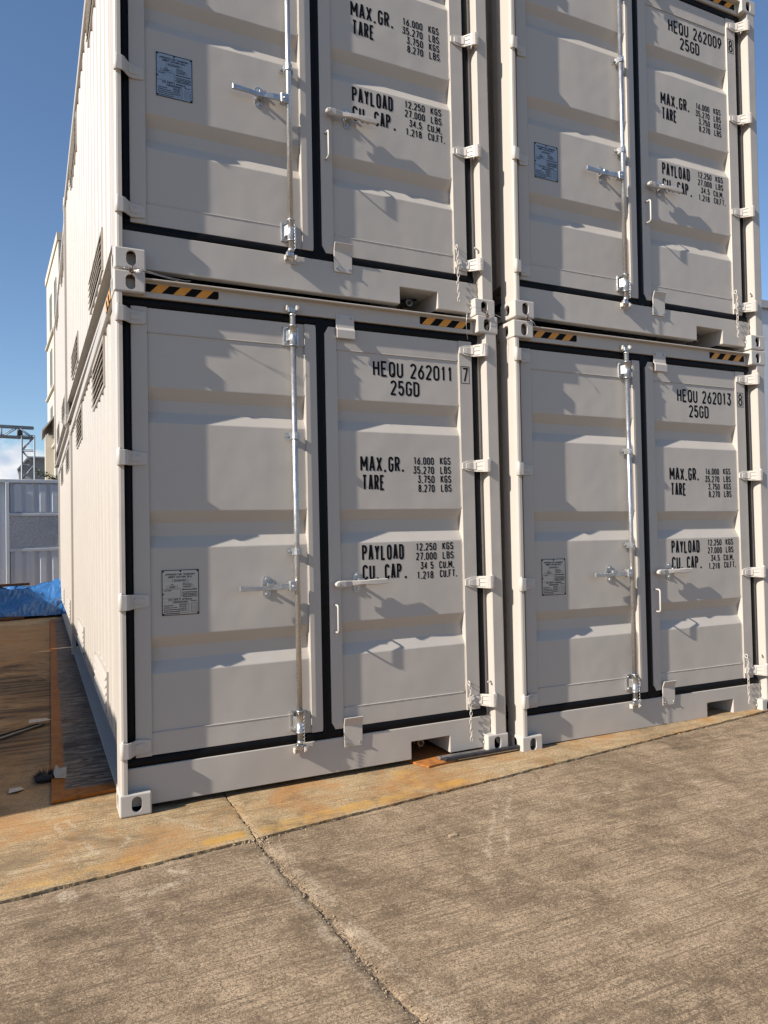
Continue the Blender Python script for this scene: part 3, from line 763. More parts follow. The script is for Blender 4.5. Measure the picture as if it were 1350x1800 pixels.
MS['rail_tr'] = bevel_mesh(MB().box(CW - .066, CW - .008, .170, CL - .170, 2.800, 2.884).mesh('top_rail', ['paint']), .004)
MS['rail_br'] = MB().box(CW - .10, CW - .008, .170, CL - .170, .03, .16).mesh('bottom_rail', ['paint'])
rf = MB(); rf.box(.05, CW - .05, .05, CL - .05, 2.868, 2.8785); MS['roof'] = rf.mesh('roof', ['paint'])
fl = MB(); fl.box(.09, CW - .09, .13, CL - .10, .16, .19); MS['floor'] = fl.mesh('floor', ['dark'])
bw = MB(); bw.box(.10, CW - .10, CL - .08, CL - .06, .03, 2.87); MS['rear'] = bw.mesh('rear_wall', ['paint'])
LV_Y = ((.98, 2.04), (3.62, 4.68)); LV_Z = ((.315, .600), (2.455, 2.790))
def louvre_frame(h):
    f = MB(); w = 1.06
    f.box(XW - .004, XD + .006, 0, w, 0, h); f.box(XW - .010, XW - .004, 0, w, 0, .016); f.box(XW - .010, XW - .004, 0, w, h - .016, h)
    f.box(XW - .010, XW - .004, 0, .016, .016, h - .016); f.box(XW - .010, XW - .004, w - .016, w, .016, h - .016)
    return f.mesh('louvre', ['paint'])
MS['louv'] = [louvre_frame(z1 - z0) for z0, z1 in LV_Z]
slat = MB()
w = 1.06 - .05
slat.prism([(XW - .0045, .042), (XW - .021, .008), (XW - .021, .004), (XW - .017, .004), (XW - .0045, .034)], 'y', .025, .025 + w)
MS['slat'] = slat.mesh('slat', ['paint'])

def container(loc, rot, label, full=True, num=None, chk=None, lever=False, dot=True, letters_=True, left=True, group='stacked white shipping containers'):
    r = bpy.data.objects.new('shipping_container', None); C.objects.link(r)
    r.location = loc; r.rotation_euler = rot
    r['label'] = label; r['category'] = 'container'; r['group'] = group
    r.empty_display_size = .2
    P = lambda n, me, par=r, **k: ob(n, me, par, **k)
    for k in ('cast_bl', 'cast_br', 'cast_bbl', 'cast_bbr'): P('corner_casting', MS[k])
    for k in ('cast_tl', 'cast_tr', 'cast_btl', 'cast_btr'): P('corner_casting', MS[k], loc=(0, 0, CH - .118))
    for k in ('post_l', 'post_r', 'post_bl', 'post_br'): P('corner_post', MS[k])
    P('side_wall', MS['wall_l']); P('side_wall', MS['wall_r'])
    P('bottom_rail', MS['rail_b']); P('top_rail', MS['rail_t']); P('top_rail', MS['rail_tr']); P('bottom_rail', MS['rail_br'])
    P('roof', MS['roof']); P('floor', MS['floor']); P('rear_wall', MS['rear'])
    P('door_sill', MS['sill']); P('door_header', MS['header'])
    if left:
        for j, (z0, z1) in enumerate(LV_Z):
            for y0, y1 in LV_Y:
                lv = P('louvre', MS['louv'][j], loc=(0, y0, z0)); k = 0; z = .020
                while z + .045 < z1 - z0:
                    P('slat', MS['slat'], lv, loc=(0, 0, z)); z += .050
    dl = P('door', MS['door_l']); dr = P('door', MS['door_r'])
    P('gasket', MS['gask_l'], dl); P('gasket', MS['gask_r'], dr)
    for z in HZ: P('hinge', MS['hinge_l'], dl, loc=(0, 0, z))
    if not full: return r
    for z in HZ: P('hinge', MS['hinge_r'], dr, loc=(0, 0, z))
    P('hazard_stripe', MS['haz_l']); P('hazard_stripe', MS['haz_r']); P('hazard_stripe', MS['haz_s'])
    sp2 = P('sill_pocket', MS['pocket']); P('drain_valve', MS['valve_lever' if lever else 'valve'], sp2)
    P('locking_rod', MS['rod'], dl); P('cam_keeper', MS['keep_t']); P('cam_keeper', MS['keep_b'])
    for b in MS['brk']: P('rod_bracket', b, dl)
    P('handle_retainer', MS['ret_l'], dl, label='galvanised handle catch'); P('handle_retainer', MS['ret_r'], dr)
    P('lock_handle', MS['handle_l'], dl, label='galvanised lever on the locking rod'); P('lock_handle', MS['handle_r'], dr, label='white painted lever on the right door')
    P('pull_handle', MS['pull'], dr)
    for a, b in (('pad_t', 'padb_t'), ('pad_b', 'padb_b')):
        p_ = P('retaining_plate', MS[a]); P('bolt', MS[b], p_)
    P('chain', MS['chain'], dr); P('chain_hook', MS['hook']); P('pin_chain', MS['pinchain'], dl)
    P('data_plate', MS['csc'], dl)
    for me in MS['gross'] + MS['payload' if dot else 'payload_nodot'] + (ident(num, chk) if num else []): P('lettering', me, dr)
    return r

container((0, 0, 0), (0, 0, 0), 'white shipping container numbered 262011, bottom of the left stack', num='262011', chk='7', dot=False)
container((.0059, .0129, 2.907), (0, .0018, .010), 'white shipping container on top of 262011, its number above the frame', lever=True)
container((2.4967, -.0735, -.0243), (0, .0059, -.0127), 'white shipping container numbered 262013, bottom of the right stack', num='262013', chk='8', left=False)
container((2.5373, -.0595, 2.8959), (0, .0107, -.0115), 'white shipping container numbered 262009, top of the right stack', num='262009', chk='8', lever=True, left=False)
container((.006, CL + .045, 0), (0, 0, 0), 'white container at the far end of the bottom row, next to the blue tarpaulin', full=False)
container((-.035, CL + .075, 2.915), (0, .0018, .004), 'white container at the far end of the top row, only its side showing', full=False)
# the row across the yard, left of the picture, whose shadow lies over the ground and the foot of the stack
for k in range(2):
    container((-3.90 - CW - .42 * k, -.17 + k * (CL + .06), 0), (0, 0, 0), ('nearer', 'farther')[k] + ' white container left of the frame whose shadow crosses the yard', full=False, left=False, group='white containers left of the frame')
#@@SETTING
# ================================================================== GROUND
def jy(x): return -.615 + .103 * x + .006 * noise.noise((x * 2.3, 4.1, 0)) + .0025 * noise.noise((x * 13, 1.1, 0))          # cross joint
def jx(y): return .572 + (.055 * (-.56 - y) + .022 * noise.noise((y * 2.1, 7.7, 0)) * min(1, (-.56 - y) * 4) if y < -.56 else 0.0) + .006 * noise.noise((y * 9, 2.2, 0)) + .003 * noise.noise((y * 31, 5.2, 0))   # long joint
def fade(n_dense, L, dens):                 # spacing: dense at the joint, coarse away
    a = [0.0]; st = dens
    while a[-1] < L:
        a.append(a[-1] + st); st = min(st * 1.25, 0.6)
    a[-1] = L; return a
def dense_range(a, b, c, d, step):
    o = []; x = a
    while x < b: o.append(x); x += min(2.0, max(step, (b - x) * .25))
    x = b
    while x < c: o.append(x); x += step
    x = c
    while x < d: o.append(x); x += max(step, min(2.0, (x - c) * .3 + step))
    o.append(d); return o
def rough_edge(t, seed, amp):
    e = amp * (noise.noise((t * 9, seed, 0)) + .7 * noise.noise((t * 31, seed, 2)) + .5 * noise.noise((t * 90, seed, 5)))
    sp = noise.noise((t * 4.3, seed + 9, 3)); e += amp * 2.2 * max(0, sp - .25) * (1 + noise.noise((t * 40, seed, 8)))
    return max(-.2 * amp, e + amp * .7)
def slab(name, sx, sy, ztop, mat, seed, xext, yext, ax, ay):
    """sx: +1 slab lies right of the long joint, -1 left; sy: +1 beyond the cross joint, -1 before it"""
    us = fade(0, xext, .006); vs2 = fade(0, yext, .006)
    # dense along both joints inside the picture
    us = sorted(set([round(u, 4) for u in us] + [i * .012 for i in range(int(min(xext, 4.4 if sx > 0 else 1.6) / .012))]))
    vs2 = sorted(set([round(v, 4) for v in vs2] + ([i * .012 for i in range(int(1.7 / .012))] if sy < 0 else [i * .012 for i in range(50)])))
    nu, nv = len(us), len(vs2); V = []
    gy, gx = ay, ax
    for v in vs2:
        for u in us:
            x = .59 + sx * u; yb = jy(x)
            e1 = rough_edge(x * 1.0 + 20, seed, gy)
            y = yb + sy * (e1 * math.exp(-v / .05) + .0012 + v)
            e2 = rough_edge(y + 40, seed + 3, gx)
            xx = jx(y) + sx * (e2 * math.exp(-u / .05) + .0005 + u)
            d1 = v; d2 = u
            z = ztop
            for d, gg in ((d1, gy), (d2, gx)):
                c = .5 + .5 * noise.noise((xx * 14, y * 14, seed))
                z -= (.010 * c * gg / .006) * math.exp(-d / (.012 + .03 * c * gg / .01))
            z += .0016 * noise.noise((xx * 6, y * 6, seed)) * min(1, min(d1, d2) / .1)
            V.append((xx, y, z))
    F = [(j * nu + i, j * nu + i + 1, (j + 1) * nu + i + 1, (j + 1) * nu + i) for j in range(nv - 1) for i in range(nu - 1)]
    mb = MB(); mb.add(V, F, 0, True)
    # vertical faces in the joints
    e = [(i, 0) for i in range(nu)]; base = len(mb.v)
    mb.add([V[i] for i in range(nu)] + [(V[i][0], V[i][1], -.09) for i in range(nu)], [(i, i + 1, nu + i + 1, nu + i) for i in range(nu - 1)], 0)
    mb.add([V[j * nu] for j in range(nv)] + [(V[j * nu][0], V[j * nu][1], -.09) for j in range(nv)], [(j, j + 1, nv + j + 1, nv + j) for j in range(nv - 1)], 0)
    me = mb.mesh(name, [mat], recalc=False)
    # make the top face up
    if sx * sy < 0:
        b = bmesh.new(); b.from_mesh(me); bmesh.ops.reverse_faces(b, faces=b.faces[:]); b.to_mesh(me); b.free()
    return me
gm = MB(); gm.add([(-900, -900, -.045), (900, -900, -.045), (900, 900, -.045), (-900, 900, -.045)], [(0, 1, 2, 3)])
ground = ob('ground', gm.mesh('ground', ['ground']), kind='structure')
ob('slab', slab('slab', -1, -1, -.012, 'apron', 1.0, 9, 9, .0095, .0042), ground)
ob('slab', slab('slab', 1, -1, -.012, 'apron', 7.0, 12, 9, .011, .0045), ground)
ob('slab', slab('slab', -1, 1, -.001, 'yard', 13.0, 9, 30, .006, .004), ground)
ob('slab', slab('slab', 1, 1, -.002, 'yard', 23.0, 12, 30, .006, .004), ground)
dj = MB()
dj.add([(-8, jy(-8) - .05, -.026), (12, jy(12) - .05, -.026), (12, jy(12) + .05, -.022), (-8, jy(-8) + .05, -.022)], [(0, 1, 2, 3)])
dj.add([(jx(-9) - .05, -9, -.023), (jx(-9) + .05, -9, -.023), (jx(-.68) + .05, -.68, -.023), (jx(-.68) - .05, -.68, -.023)], [(0, 1, 2, 3)])
dj.add([(.53, -.48, -.016), (.61, -.48, -.016), (.61, 3, -.016), (.53, 3, -.016)], [(0, 1, 2, 3)])
ob('joint_dirt', dj.mesh('joint_dirt', ['dirt']), ground, kind='stuff')
# crumbled aggregate along the joints
cr_ = MB(); rr = random.Random(11)
ICO = bmesh.new(); bmesh.ops.create_icosphere(ICO, subdivisions=1, radius=1)
iv = [v.co.copy() for v in ICO.verts]; ICO.verts.index_update(); ifc = [[v.index for v in f.verts] for f in ICO.faces]; ICO.free()
def pebble(x, y, z, r, mi=0):
    sx_, sy_, sz_ = r * rr.uniform(.7, 1.3), r * rr.uniform(.7, 1.3), r * rr.uniform(.5, .9); a = rr.uniform(0, 6.3)
    cr_.add([(x + (p.x * math.cos(a) - p.y * math.sin(a)) * sx_ * rr.uniform(.8, 1.2), y + (p.x * math.sin(a) + p.y * math.cos(a)) * sy_ * rr.uniform(.8, 1.2), z + p.z * sz_) for p in iv], ifc, mi)
for i in range(420):
    t = rr.uniform(-1.6, 4.6); y = jy(t) + rr.gauss(-.004, .011); r = rr.choice((.0014, .002, .0026, .0036, .005)) * rr.uniform(.7, 1.2)
    pebble(t, y, -.012 + rr.uniform(-.012, .001), r)
for i in range(900):
    y = rr.uniform(-2.35, -.56); x = jx(y) + rr.gauss(0, .028); r = rr.choice((.0010, .0014, .002, .0026, .0036)) * rr.uniform(.7, 1.3)
    pebble(x, y, -.0135 + rr.uniform(-.006, .001), r)
for i in range(170):
    x = jx(-.6) + rr.gauss(.0, .05); y = jy(.57) + rr.gauss(-.015, .025); r = rr.choice((.0016, .0022, .003, .0042, .006)) * rr.uniform(.7, 1.3)
    pebble(x, y, -.012 + rr.uniform(-.006, .002), r)
for i in range(160):
    y = rr.uniform(-.5, -.03); x = jx(y) + rr.gauss(0.0, .010); pebble(x, y, -.004 + rr.uniform(-.012, .001), rr.choice((.002, .003, .005)) * rr.uniform(.7, 1.2))
for i in range(420):
    x = rr.uniform(-1, 5); y = rr.uniform(-2.6, -.1); pebble(x, y, (-.012 if y < jy(x) else -.001) + .0006, rr.choice((.0010, .0014, .002, .003)) * rr.uniform(.6, 1.2))
ob('concrete_crumbs', cr_.mesh('concrete_crumbs', ['crumb']), label='loose concrete crumbs and grit along the slab joints', cat='rubble', kind='stuff')
st = MB(); st.bm(bm_box(1.405, 1.452, -.985, -.962, -.0125, -.003, .004), 0)
o = ob('stone_chip', st.mesh('stone_chip', ['crumb']), label='small flat pale stone chip alone on the foreground concrete', cat='stone')

# ------------------------------------------------------------------ steel plates and odds and ends on the ground
s = NT('mill_scale_plate'); v = s.coords('World')
sp = s.n('ShaderNodeSeparateXYZ'); s.l(v, sp.inputs[0])
edge = s.noise(s.coords('World', (14, 3.2, 1)), 1.0, 7, 0.75, 0.5)
bx = s.map(s.math('SUBTRACT', s.math('SUBTRACT', sp.outputs['X'], s.math('MULTIPLY', sp.outputs['Y'], 0.0134)), s.math('MULTIPLY', edge, 0.07)), -0.292, -0.276, 1, 0)
by = s.map(s.math('SUBTRACT', sp.outputs['Y'], s.math('MULTIPLY', edge, 0.16)), 0.46, 0.50, 1, 0)
border = s.math('MAXIMUM', bx, by)
ls = s.noise(s.coords('World', (7.0, 24, 1)), 1.0, 6, 0.78, 0.8); ls2 = s.noise(s.coords('World', (0.8, 3.6, 1)), 1.0, 5, 0.65, 0.3)
grey = s.ramp(ls, [(0.38, (0.022, 0.014, 0.009)), (0.50, (0.105, 0.077, 0.056)), (0.62, (0.27, 0.21, 0.16))])
grey = s.mix(s.map(ls2, 0.40, 0.34), grey, (0.03, 0.018, 0.012))
grey = s.mix(s.math('MULTIPLY', s.map(s.noise(v, 3.0, 6, 0.7), 0.58, 0.68), 0.5), grey, (0.16, 0.065, 0.022))
rust = s.ramp(s.noise(v, 26, 6, 0.7), [(0.3, (0.17, 0.055, 0.011)), (0.7, (0.35, 0.125, 0.02))])
M['steelplate'] = s.done(s.mix(border, grey, rust), s.map(ls, 0.3, 0.7, 0.5, 0.8), s.bump(ls, 0.3, 0.004), 0.0, 0.12)
sp_ = MB(); sp_.prism([(-.318, .405), (.55, .50), (.62, 10.2), (-.185, 10.36)], 'z', .002, .021)
ob('steel_plate', bevel_mesh(sp_.mesh('steel_plate', ['steelplate']), .003), label='long grey steel plate with rusty orange edges lying under the left stack', cat='steel plate')
M['rust'] = plain('orange_rust', (0.40, 0.145, 0.025), 0.85, 0, 0.35, 25, 0.2)
M['blackbar'] = plain('black_flat_bar', (0.040, 0.042, 0.048), 0.5, 0.3, 0.4, 30, 0.2)
M['greybar'] = plain('weathered_grey_bar', (0.16, 0.15, 0.14), 0.7, 0.1, 0.4, 20, 0.2)
rp = MB(); rp.prism([(1.72, .16), (1.800, -.062), (2.02, -.030), (2.10, .30), (1.75, .30)], 'z', .0, .012)
ob('rusty_plate', rp.mesh('rusty_plate', ['rust']), label='thin orange rusty plate sticking out from under the fork pocket', cat='steel plate')
def bar(name, a, b, w, z0, z1, mat, label):
    a, b = Vector(a), Vector(b); d = (b - a).normalized(); n = Vector((-d.y, d.x)) * w / 2
    p = MB().prism([tuple(a - n), tuple(b - n), tuple(b + n), tuple(a + n)], 'z', z0, z1)
    ob(name, bevel_mesh(p.mesh(name, [mat]), .003), label=label, cat='bar')
bar('packing_bar', (1.93, -.028), (2.50, -.030), .030, .0125, .034, 'blackbar', 'black packing strip lying across the front of the right casting')
bar('packing_bar', (1.915, .020), (2.26, .012), .036, .0125, .030, 'greybar', 'weathered grey packing strip behind the black one')

M['cardboard'] = plain('pale_card', (0.50, 0.43, 0.34), 0.9, 0, 0.2, 40, 0.2)
M['bristle'] = plain('black_bristle', (0.012, 0.012, 0.013), 0.7)
M['rodgrey'] = plain('grey_rod', (0.16, 0.155, 0.15), 0.5, 0.4, 0.3)
def scrap(name, x, y, z, pts, label, rotz=0, mat='cardboard', bend=.006):
    mb = MB(); n = len(pts); c, s_ = math.cos(rotz), math.sin(rotz)
    V = [(x + px * c - py * s_, y + px * s_ + py * c, z + bend * (1 + math.sin(i * 2.1))) for i, (px, py) in enumerate(pts)]
    mb.add(V + [(a, b, d + .003) for a, b, d in V], [list(range(n))[::-1], [n + i for i in range(n)]] + [(i, (i + 1) % n, n + (i + 1) % n, n + i) for i in range(n)])
    ob(name, mb.mesh(name, [mat]), label=label, cat='scrap')
scrap('paper_scrap', -.505, .735, .001, [(-.04, -.02), (.0, -.035), (.055, .0), (.04, .04), (-.02, .035)], 'small pale scrap lying left of the black brush', .3)
scrap('card_scrap', -.385, 2.34, .03, [(-.07, -.03), (.02, -.06), (.10, -.01), (.07, .05), (-.05, .06)], 'curled pale card piece on the end of the grey rods', .2)
gr = MB()
gr.tube([(-.95, 1.72, .012), (-.62, 2.03, .012), (-.34, 2.30, .016)], .011, 8)
ob('metal_rod', gr.mesh('metal_rod', ['rodgrey']), label='long grey metal rod lying on the shaded concrete', cat='rod')
g2 = MB(); g2.tube([(-.98, 1.84, .010), (-.66, 2.12, .010), (-.38, 2.34, .012)], .007, 8)
ob('metal_rod', g2.mesh('metal_rod', ['dark']), label='thin dark rod beside the long grey one', cat='rod')
br = bpy.data.objects.new('hand_brush', None); C.objects.link(br); br.location = (-.345, .86, 0); br['label'] = 'round black bristle brush with a torn white tag by the rusty plate corner'; br['category'] = 'brush'
hb = MB(); hb.bm(bm_box(-.055, .045, -.05, .05, .004, .042, .018, 3), 0, True); ob('brush_head', hb.mesh('brush_head', ['bristle']), br)
bb = MB(); r3 = random.Random(5)
for i in range(260):
    a = r3.uniform(0, 6.28); e = r3.uniform(-.1, 1.2); d = Vector((math.cos(a) * math.cos(e), math.sin(a) * math.cos(e), abs(math.sin(e)))); p0 = Vector((0, 0, .02)) + Vector((d.x * .045, d.y * .04, d.z * .018))
    p1 = p0 + d * r3.uniform(.02, .05) + Vector((0, 0, -.004)); p1.z = max(p1.z, .003)
    bb.tube([p0, p1], [.0014, .0006], 3, cap=False)
o_ = ob('bristles', bb.mesh('bristles', ['bristle']), br); o_['kind'] = 'stuff'
tg = MB(); tg.add([(.055, -.055, .026), (.115, -.075, .024), (.118, -.070, .085), (.080, -.050, .080), (.060, -.02, .095), (.045, -.03, .05)], [list(range(6))])
tg.add([(.055, -.051, .026), (.115, -.071, .024), (.118, -.066, .085), (.080, -.046, .080), (.060, -.016, .095), (.045, -.026, .05)], [list(range(6))[::-1]])
ob('paper_tag', tg.mesh('paper_tag', ['cardboard']), br)

# wires tying the castings together
def tie(x, z, y, label, tail, seed):
    r4 = random.Random(seed); w = MB()
    w.tube([(x + .004, y + .02, z + .035), (x + .002, y - .006, z + .028), (x, y - .007, z + .004), (x - .002, y - .006, z - .022), (x, y + .02, z - .032)], .0026, 6)
    for k in range(3):
        a0 = r4.uniform(0, 6); w.tube([(x - .008 + .014 * math.cos(a0 + t * .9) + .002 * t, y - .008 - .003 * math.sin(t), z - .006 + .010 * math.sin(a0 + t * .9)) for t in range(7)], .0022, 5)
    ob('tie_wire', MB_merge(w, tail, x, y, z).mesh('tie_wire', ['wire', 'galv']), label=label, cat='wire', group='wires tying stacked castings')
def MB_merge(w, tail, x, y, z):
    for t in tail: w.tube([(x + a, y + b, z + c) for a, b, c in t], .0016, 5, 1)
    return w
tie(.094, 2.897, 0, 'rusty tie wire at the castings of the left stack’s left corner', [[(0, -.008, .0), (.06, -.035, -.004), (.14, -.05, -.026), (.27, -.045, -.038), (.30, -.045, -.034)], [(0, -.008, -.004), (.07, -.03, -.012), (.19, -.04, -.034), (.24, -.035, -.040)], [(0, -.008, .0), (-.03, -.015, .012), (-.045, -.02, .002), (-.03, -.012, -.008), (0, -.008, -.006)]], 1)
tie(2.352, 2.901, 0, 'rusty tie wire between the castings beside the gap, on the left stack', [[(0, -.008, 0), (-.04, -.03, .024), (-.13, -.05, .026), (-.185, -.05, -.010), (-.19, -.04, -.09), (-.175, -.03, -.19)], [(0, -.008, 0), (-.05, -.02, .010), (-.10, -.02, .012)], [(.0, -.008, 0), (.05, -.02, .004), (.10, -.02, -.012)]], 2)
tie(2.63, 2.884, -.072, 'rusty tie wire at the castings of the right stack’s left corner', [[(0, -.008, 0), (.03, -.03, -.03), (.05, -.03, -.07)], [(0, -.008, 0), (-.02, -.02, .015), (-.03, -.02, .002)]], 3)

# ------------------------------------------------------------------ blue tarpaulin over a low pile
s = NT('blue_tarpaulin'); v = s.coords('World')
tn = s.noise(v, 9, 7, 0.65, 0.6); tf = s.noise(v, 45, 4, 0.6)
M['tarp'] = s.done(s.ramp(tn, [(0.3, (0.018, 0.085, 0.23)), (0.7, (0.034, 0.14, 0.34))]), 0.36, s.bump(tf, 0.25, 0.008), 0, 0.5)
tp = MB(); nx_, ny_ = 80, 44; V = []
def rid(p): return 1 - abs(noise.noise(p)) * 2
for j in range(ny_ + 1):
    for i in range(nx_ + 1):
        u = i / nx_; w_ = j / ny_
        x = -3.2 + 3.34 * u; y = 11.05 + 2.6 * w_ - .28 * (1 - u)
        env = min(1, w_ / .30) ** .8 * min(1, (1 - w_) / .15)
        h = (.24 + .34 * max(0, u - .55) + .10 * noise.noise((x * 1.1, y * 1.0, 0))) * env
        f_ = .17 * rid(Vector((x * .8 + y * .7, y * 1.25 - x * .3, 3))) + .075 * rid(Vector((x * 1.9 - y * .6, y * 2.1 + x * .9, 7))) + .02 * rid(Vector((x * 4, y * 4 + x * 2, 2)))
        V.append((x + .03 * noise.noise((x * 4, y * 4, 9)) + rr.uniform(-.012, .012), y + .07 * noise.noise((x * 2.6, y * 3, 5)) + rr.uniform(-.015, .015), .012 + h + f_ * (.25 + .75 * env) + rr.uniform(-.004, .004)))
n = nx_ + 1
tp.add(V, [(j * n + i, j * n + i + 1, (j + 1) * n + i + 1, (j + 1) * n + i) for j in range(ny_) for i in range(nx_)], 0, False)
ob('tarpaulin', tp.mesh('tarpaulin', ['tarp'], recalc=False), label='crumpled blue tarpaulin draped over a low pile beyond the containers', cat='tarpaulin')
M['wood'] = plain('brown_timber', (0.11, 0.05, 0.022), 0.8, 0, 0.4, 12, 0.3)
for k, (a, b, z0) in enumerate((((-1.5, 10.80), (-.62, 10.97), .0), ((-1.6, 12.35), (-.55, 12.75), .52))):
    a, b = Vector(a), Vector(b); d = (b - a).normalized(); n_ = Vector((-d.y, d.x)) * .06
    p = MB().prism([tuple(a - n_), tuple(b - n_), tuple(b + n_), tuple(a + n_)], 'z', z0 + .01, z0 + .06)
    ob('timber_plank', bevel_mesh(p.mesh('timber_plank', ['wood']), .004), label=('brown timber at the foot of the blue tarpaulin', 'brown timber lying on top of the blue tarpaulin')[k], cat='plank')

# ------------------------------------------------------------------ converted white container behind the tarpaulin
M['white2'] = paint('white_panel_paint', (0.52, 0.55, 0.58), amt=0.3, wave=0.15)
s = NT('silver_foil_board'); v = s.coords('World')
vo = s.n('ShaderNodeTexVoronoi', Scale=26.0); s.l(v, vo.inputs['Vector'])
fo = s.noise(v, 30, 6, 0.7)
M['foil'] = s.done(s.ramp(fo, [(0.3, (0.36, 0.37, 0.39)), (0.7, (0.58, 0.58, 0.58))]), 0.42, s.bump(vo.outputs['Distance'], 0.5, 0.02, s.bump(fo, 0.5, 0.02)), 0.8)
fc = bpy.data.objects.new('converted_container', None); C.objects.link(fc); fc.location = (-.95, 15.2, 0); fc.rotation_euler = (0, 0, R(5.4))
fc['label'] = 'white converted container with a silver foil board in its side opening'; fc['category'] = 'container'
FH = 2.90; X0, X1 = -3.0, 4.2
def fb(name, *a, mat='white2', par=fc, bev=.006): return ob(name, bevel_mesh(MB().box(*a).mesh(name, [mat]), bev), par)
fb('top_rail', X0, X1, -.02, .06, FH - .08, FH); fb('window_rail', -.02, X1, -.015, .06, 2.03, 2.10); fb('window_rail', -.02, X1, -.015, .06, 1.19, 1.26)
fb('corner_post', -.10, -.02, -.03, .08, 0.02, FH - .08); fb('bottom_rail', X0, X1, -.02, .06, .02, .16)
fb('foil_board', -.02, X1, .030, .040, 1.26, 2.03, mat='foil', bev=.001)
fb('roof', X0, X1, .0, 2.4, FH - .03, FH - .01); fb('rear_wall', X0, X1, 2.38, 2.40, .02, FH - .03)
for x in (X0 + .01, X1 - .04): fb('end_wall', x, x + .03, .06, 2.38, .02, FH - .03)
def trap(x0, x1, z0, z1, pitch=.27, d=.045, bevel=True):
    mb = MB(); x = x0
    mb.add([(x0, .045, z0), (x1, .045, z0), (x1, .045, z1), (x0, .045, z1)], [(0, 1, 2, 3)])
    k = 0
    while x + pitch <= x1 + .01:
        a, b, c, e = x + .05, x + .10, x + pitch - .06, x + pitch - .01
        zz0 = z0 + (.03 if bevel else 0); zz1 = z1 - (.05 if bevel else 0)
        v = [(a, .044, z0), (e, .044, z0), (e, .044, z1), (a, .044, z1), (b, .044 - d, zz0), (c, .044 - d, zz0), (c, .044 - d, zz1), (b, .044 - d, zz1)]
        mb.add(v, [(0, 1, 5, 4), (1, 2, 6, 5), (2, 3, 7, 6), (3, 0, 4, 7), (4, 5, 6, 7)]); x += pitch
    return mb.mesh('corrugated_panel', ['white2'])
ob('corrugated_panel', trap(.0, X1, 2.10, FH - .08), fc); ob('corrugated_panel', trap(.0, X1, .16, 1.19, bevel=False), fc); ob('corrugated_panel', trap(X0, -.10, .16, FH - .08, bevel=False), fc)

# ------------------------------------------------------------------ far things: gantry, buildings, wires, a sprig
M['truss'] = plain('grey_truss_paint', (0.32, 0.36, 0.40), 0.6, 0.2, 0.1)
gy = 40.0
gt = bpy.data.objects.new('gantry', None); C.objects.link(gt); gt.location = (-.85, gy, 0); gt['label'] = 'grey lattice gantry with a trussed leg behind the white containers'; gt['category'] = 'gantry'
def truss(name, a, b, side, wd, n, dep):
    a, b = Vector(a), Vector(b); sd_ = Vector(side) * wd; mb = MB(); dp = Vector((0, dep, 0))
    for o in (Vector(), dp):
        mb.tube([a + o, b + o], .05, 6); mb.tube([a + sd_ + o, b + sd_ + o], .05, 6)
        for i in range(n):
            p = a.lerp(b, i / n) + o; q_ = a.lerp(b, (i + 1) / n) + o
            mb.tube([p + sd_ * (i % 2), q_ + sd_ * ((i + 1) % 2)], .028, 5); mb.tube([q_, q_ + sd_], .024, 5)
    for i in range(n + 1):
        p = a.lerp(b, i / n); mb.tube([p, p + dp], .035, 5); mb.tube([p + sd_, p + sd_ + dp], .035, 5)
    return ob(name, mb.mesh(name, ['truss']), gt)
truss('leg', (-.27, 0, 0), (-.27, 0, 7.15), (1, 0, 0), .62, 9, .7)
truss('beam', (.3, 0, 7.05), (-9, 0, 7.25), (0, 0, 1), .55, 12, .7)
for px in (-.35, -1.6, -3): ob('trolley_wheel', MB().tube([(px, -.1, 7.3), (px, .8, 7.3)], .13, 10).mesh('trolley_wheel', ['dark']), gt)
ob('hoist_cable', MB().tube([(-1.66, .3, 7.0), (-1.66, .3, .3)], .012, 5).mesh('hoist_cable', ['dark']), gt)
for k, (z0, z1, y) in enumerate(((5.75, 5.6, 46), (5.55, 5.3, 46.4), (5.0, 5.05, 47), (4.85, 4.85, 47.4))):
    pts = [(-16 + 24 * t / 20, y + .8 * t / 20, z0 + (z1 - z0) * t / 20 - .5 * (1 - (t / 10 - 1) ** 2)) for t in range(21)]
    ob('power_line', MB().tube(pts, .014, 5).mesh('power_line', ['dark']), label=('uppermost', 'second highest', 'third highest', 'lowest')[k] + ' dark power line crossing in front of the cloud', cat='wire', group='power lines')

M['cream'] = paint('cream_render', (0.52, 0.475, 0.39), amt=0.3, wave=0.05, rough=0.8)
M['tilegrey'] = plain('grey_tile', (0.42, 0.42, 0.41), 0.7, 0, 0.15, 6)
M['glass'] = plain('dark_window', (0.12, 0.13, 0.12), 0.45, 0, 0.2, 5)
bd = bpy.data.objects.new('apartment_building', None); C.objects.link(bd); bd.location = (.52, 30, 0); bd.rotation_euler = (0, 0, R(3.4))
bd['label'] = 'tall cream building with narrow windows rising behind the left stack'; bd['category'] = 'building'
BH = 14.35
def bb_(name, *a, mat='cream', par=bd): return ob(name, MB().box(*a).mesh(name, [mat]), par)
bb_('wall', 0, 9, 0, 6.6, 0, BH); bb_('parapet', -.06, 9.06, -.06, 6.66, BH, BH + .35)
bb_('end_panel', .02, 8.9, -.05, -.004, 0, BH - .05, mat='tilegrey')
k = 0
for zf in (3.4, 6.0, 8.7, 11.3):
    for y0 in (.9, 3.4):
        wn = bb_('window', -.05, -.004, y0, y0 + .8, zf, zf + 1.75, mat='tilegrey'); bb_('pane', -.058, -.052, y0 + .07, y0 + .73, zf + .07, zf + 1.68, mat='glass', par=wn)
    bb_('ledge', -.10, -.002, .02, 6.5, zf - .30, zf - .22)
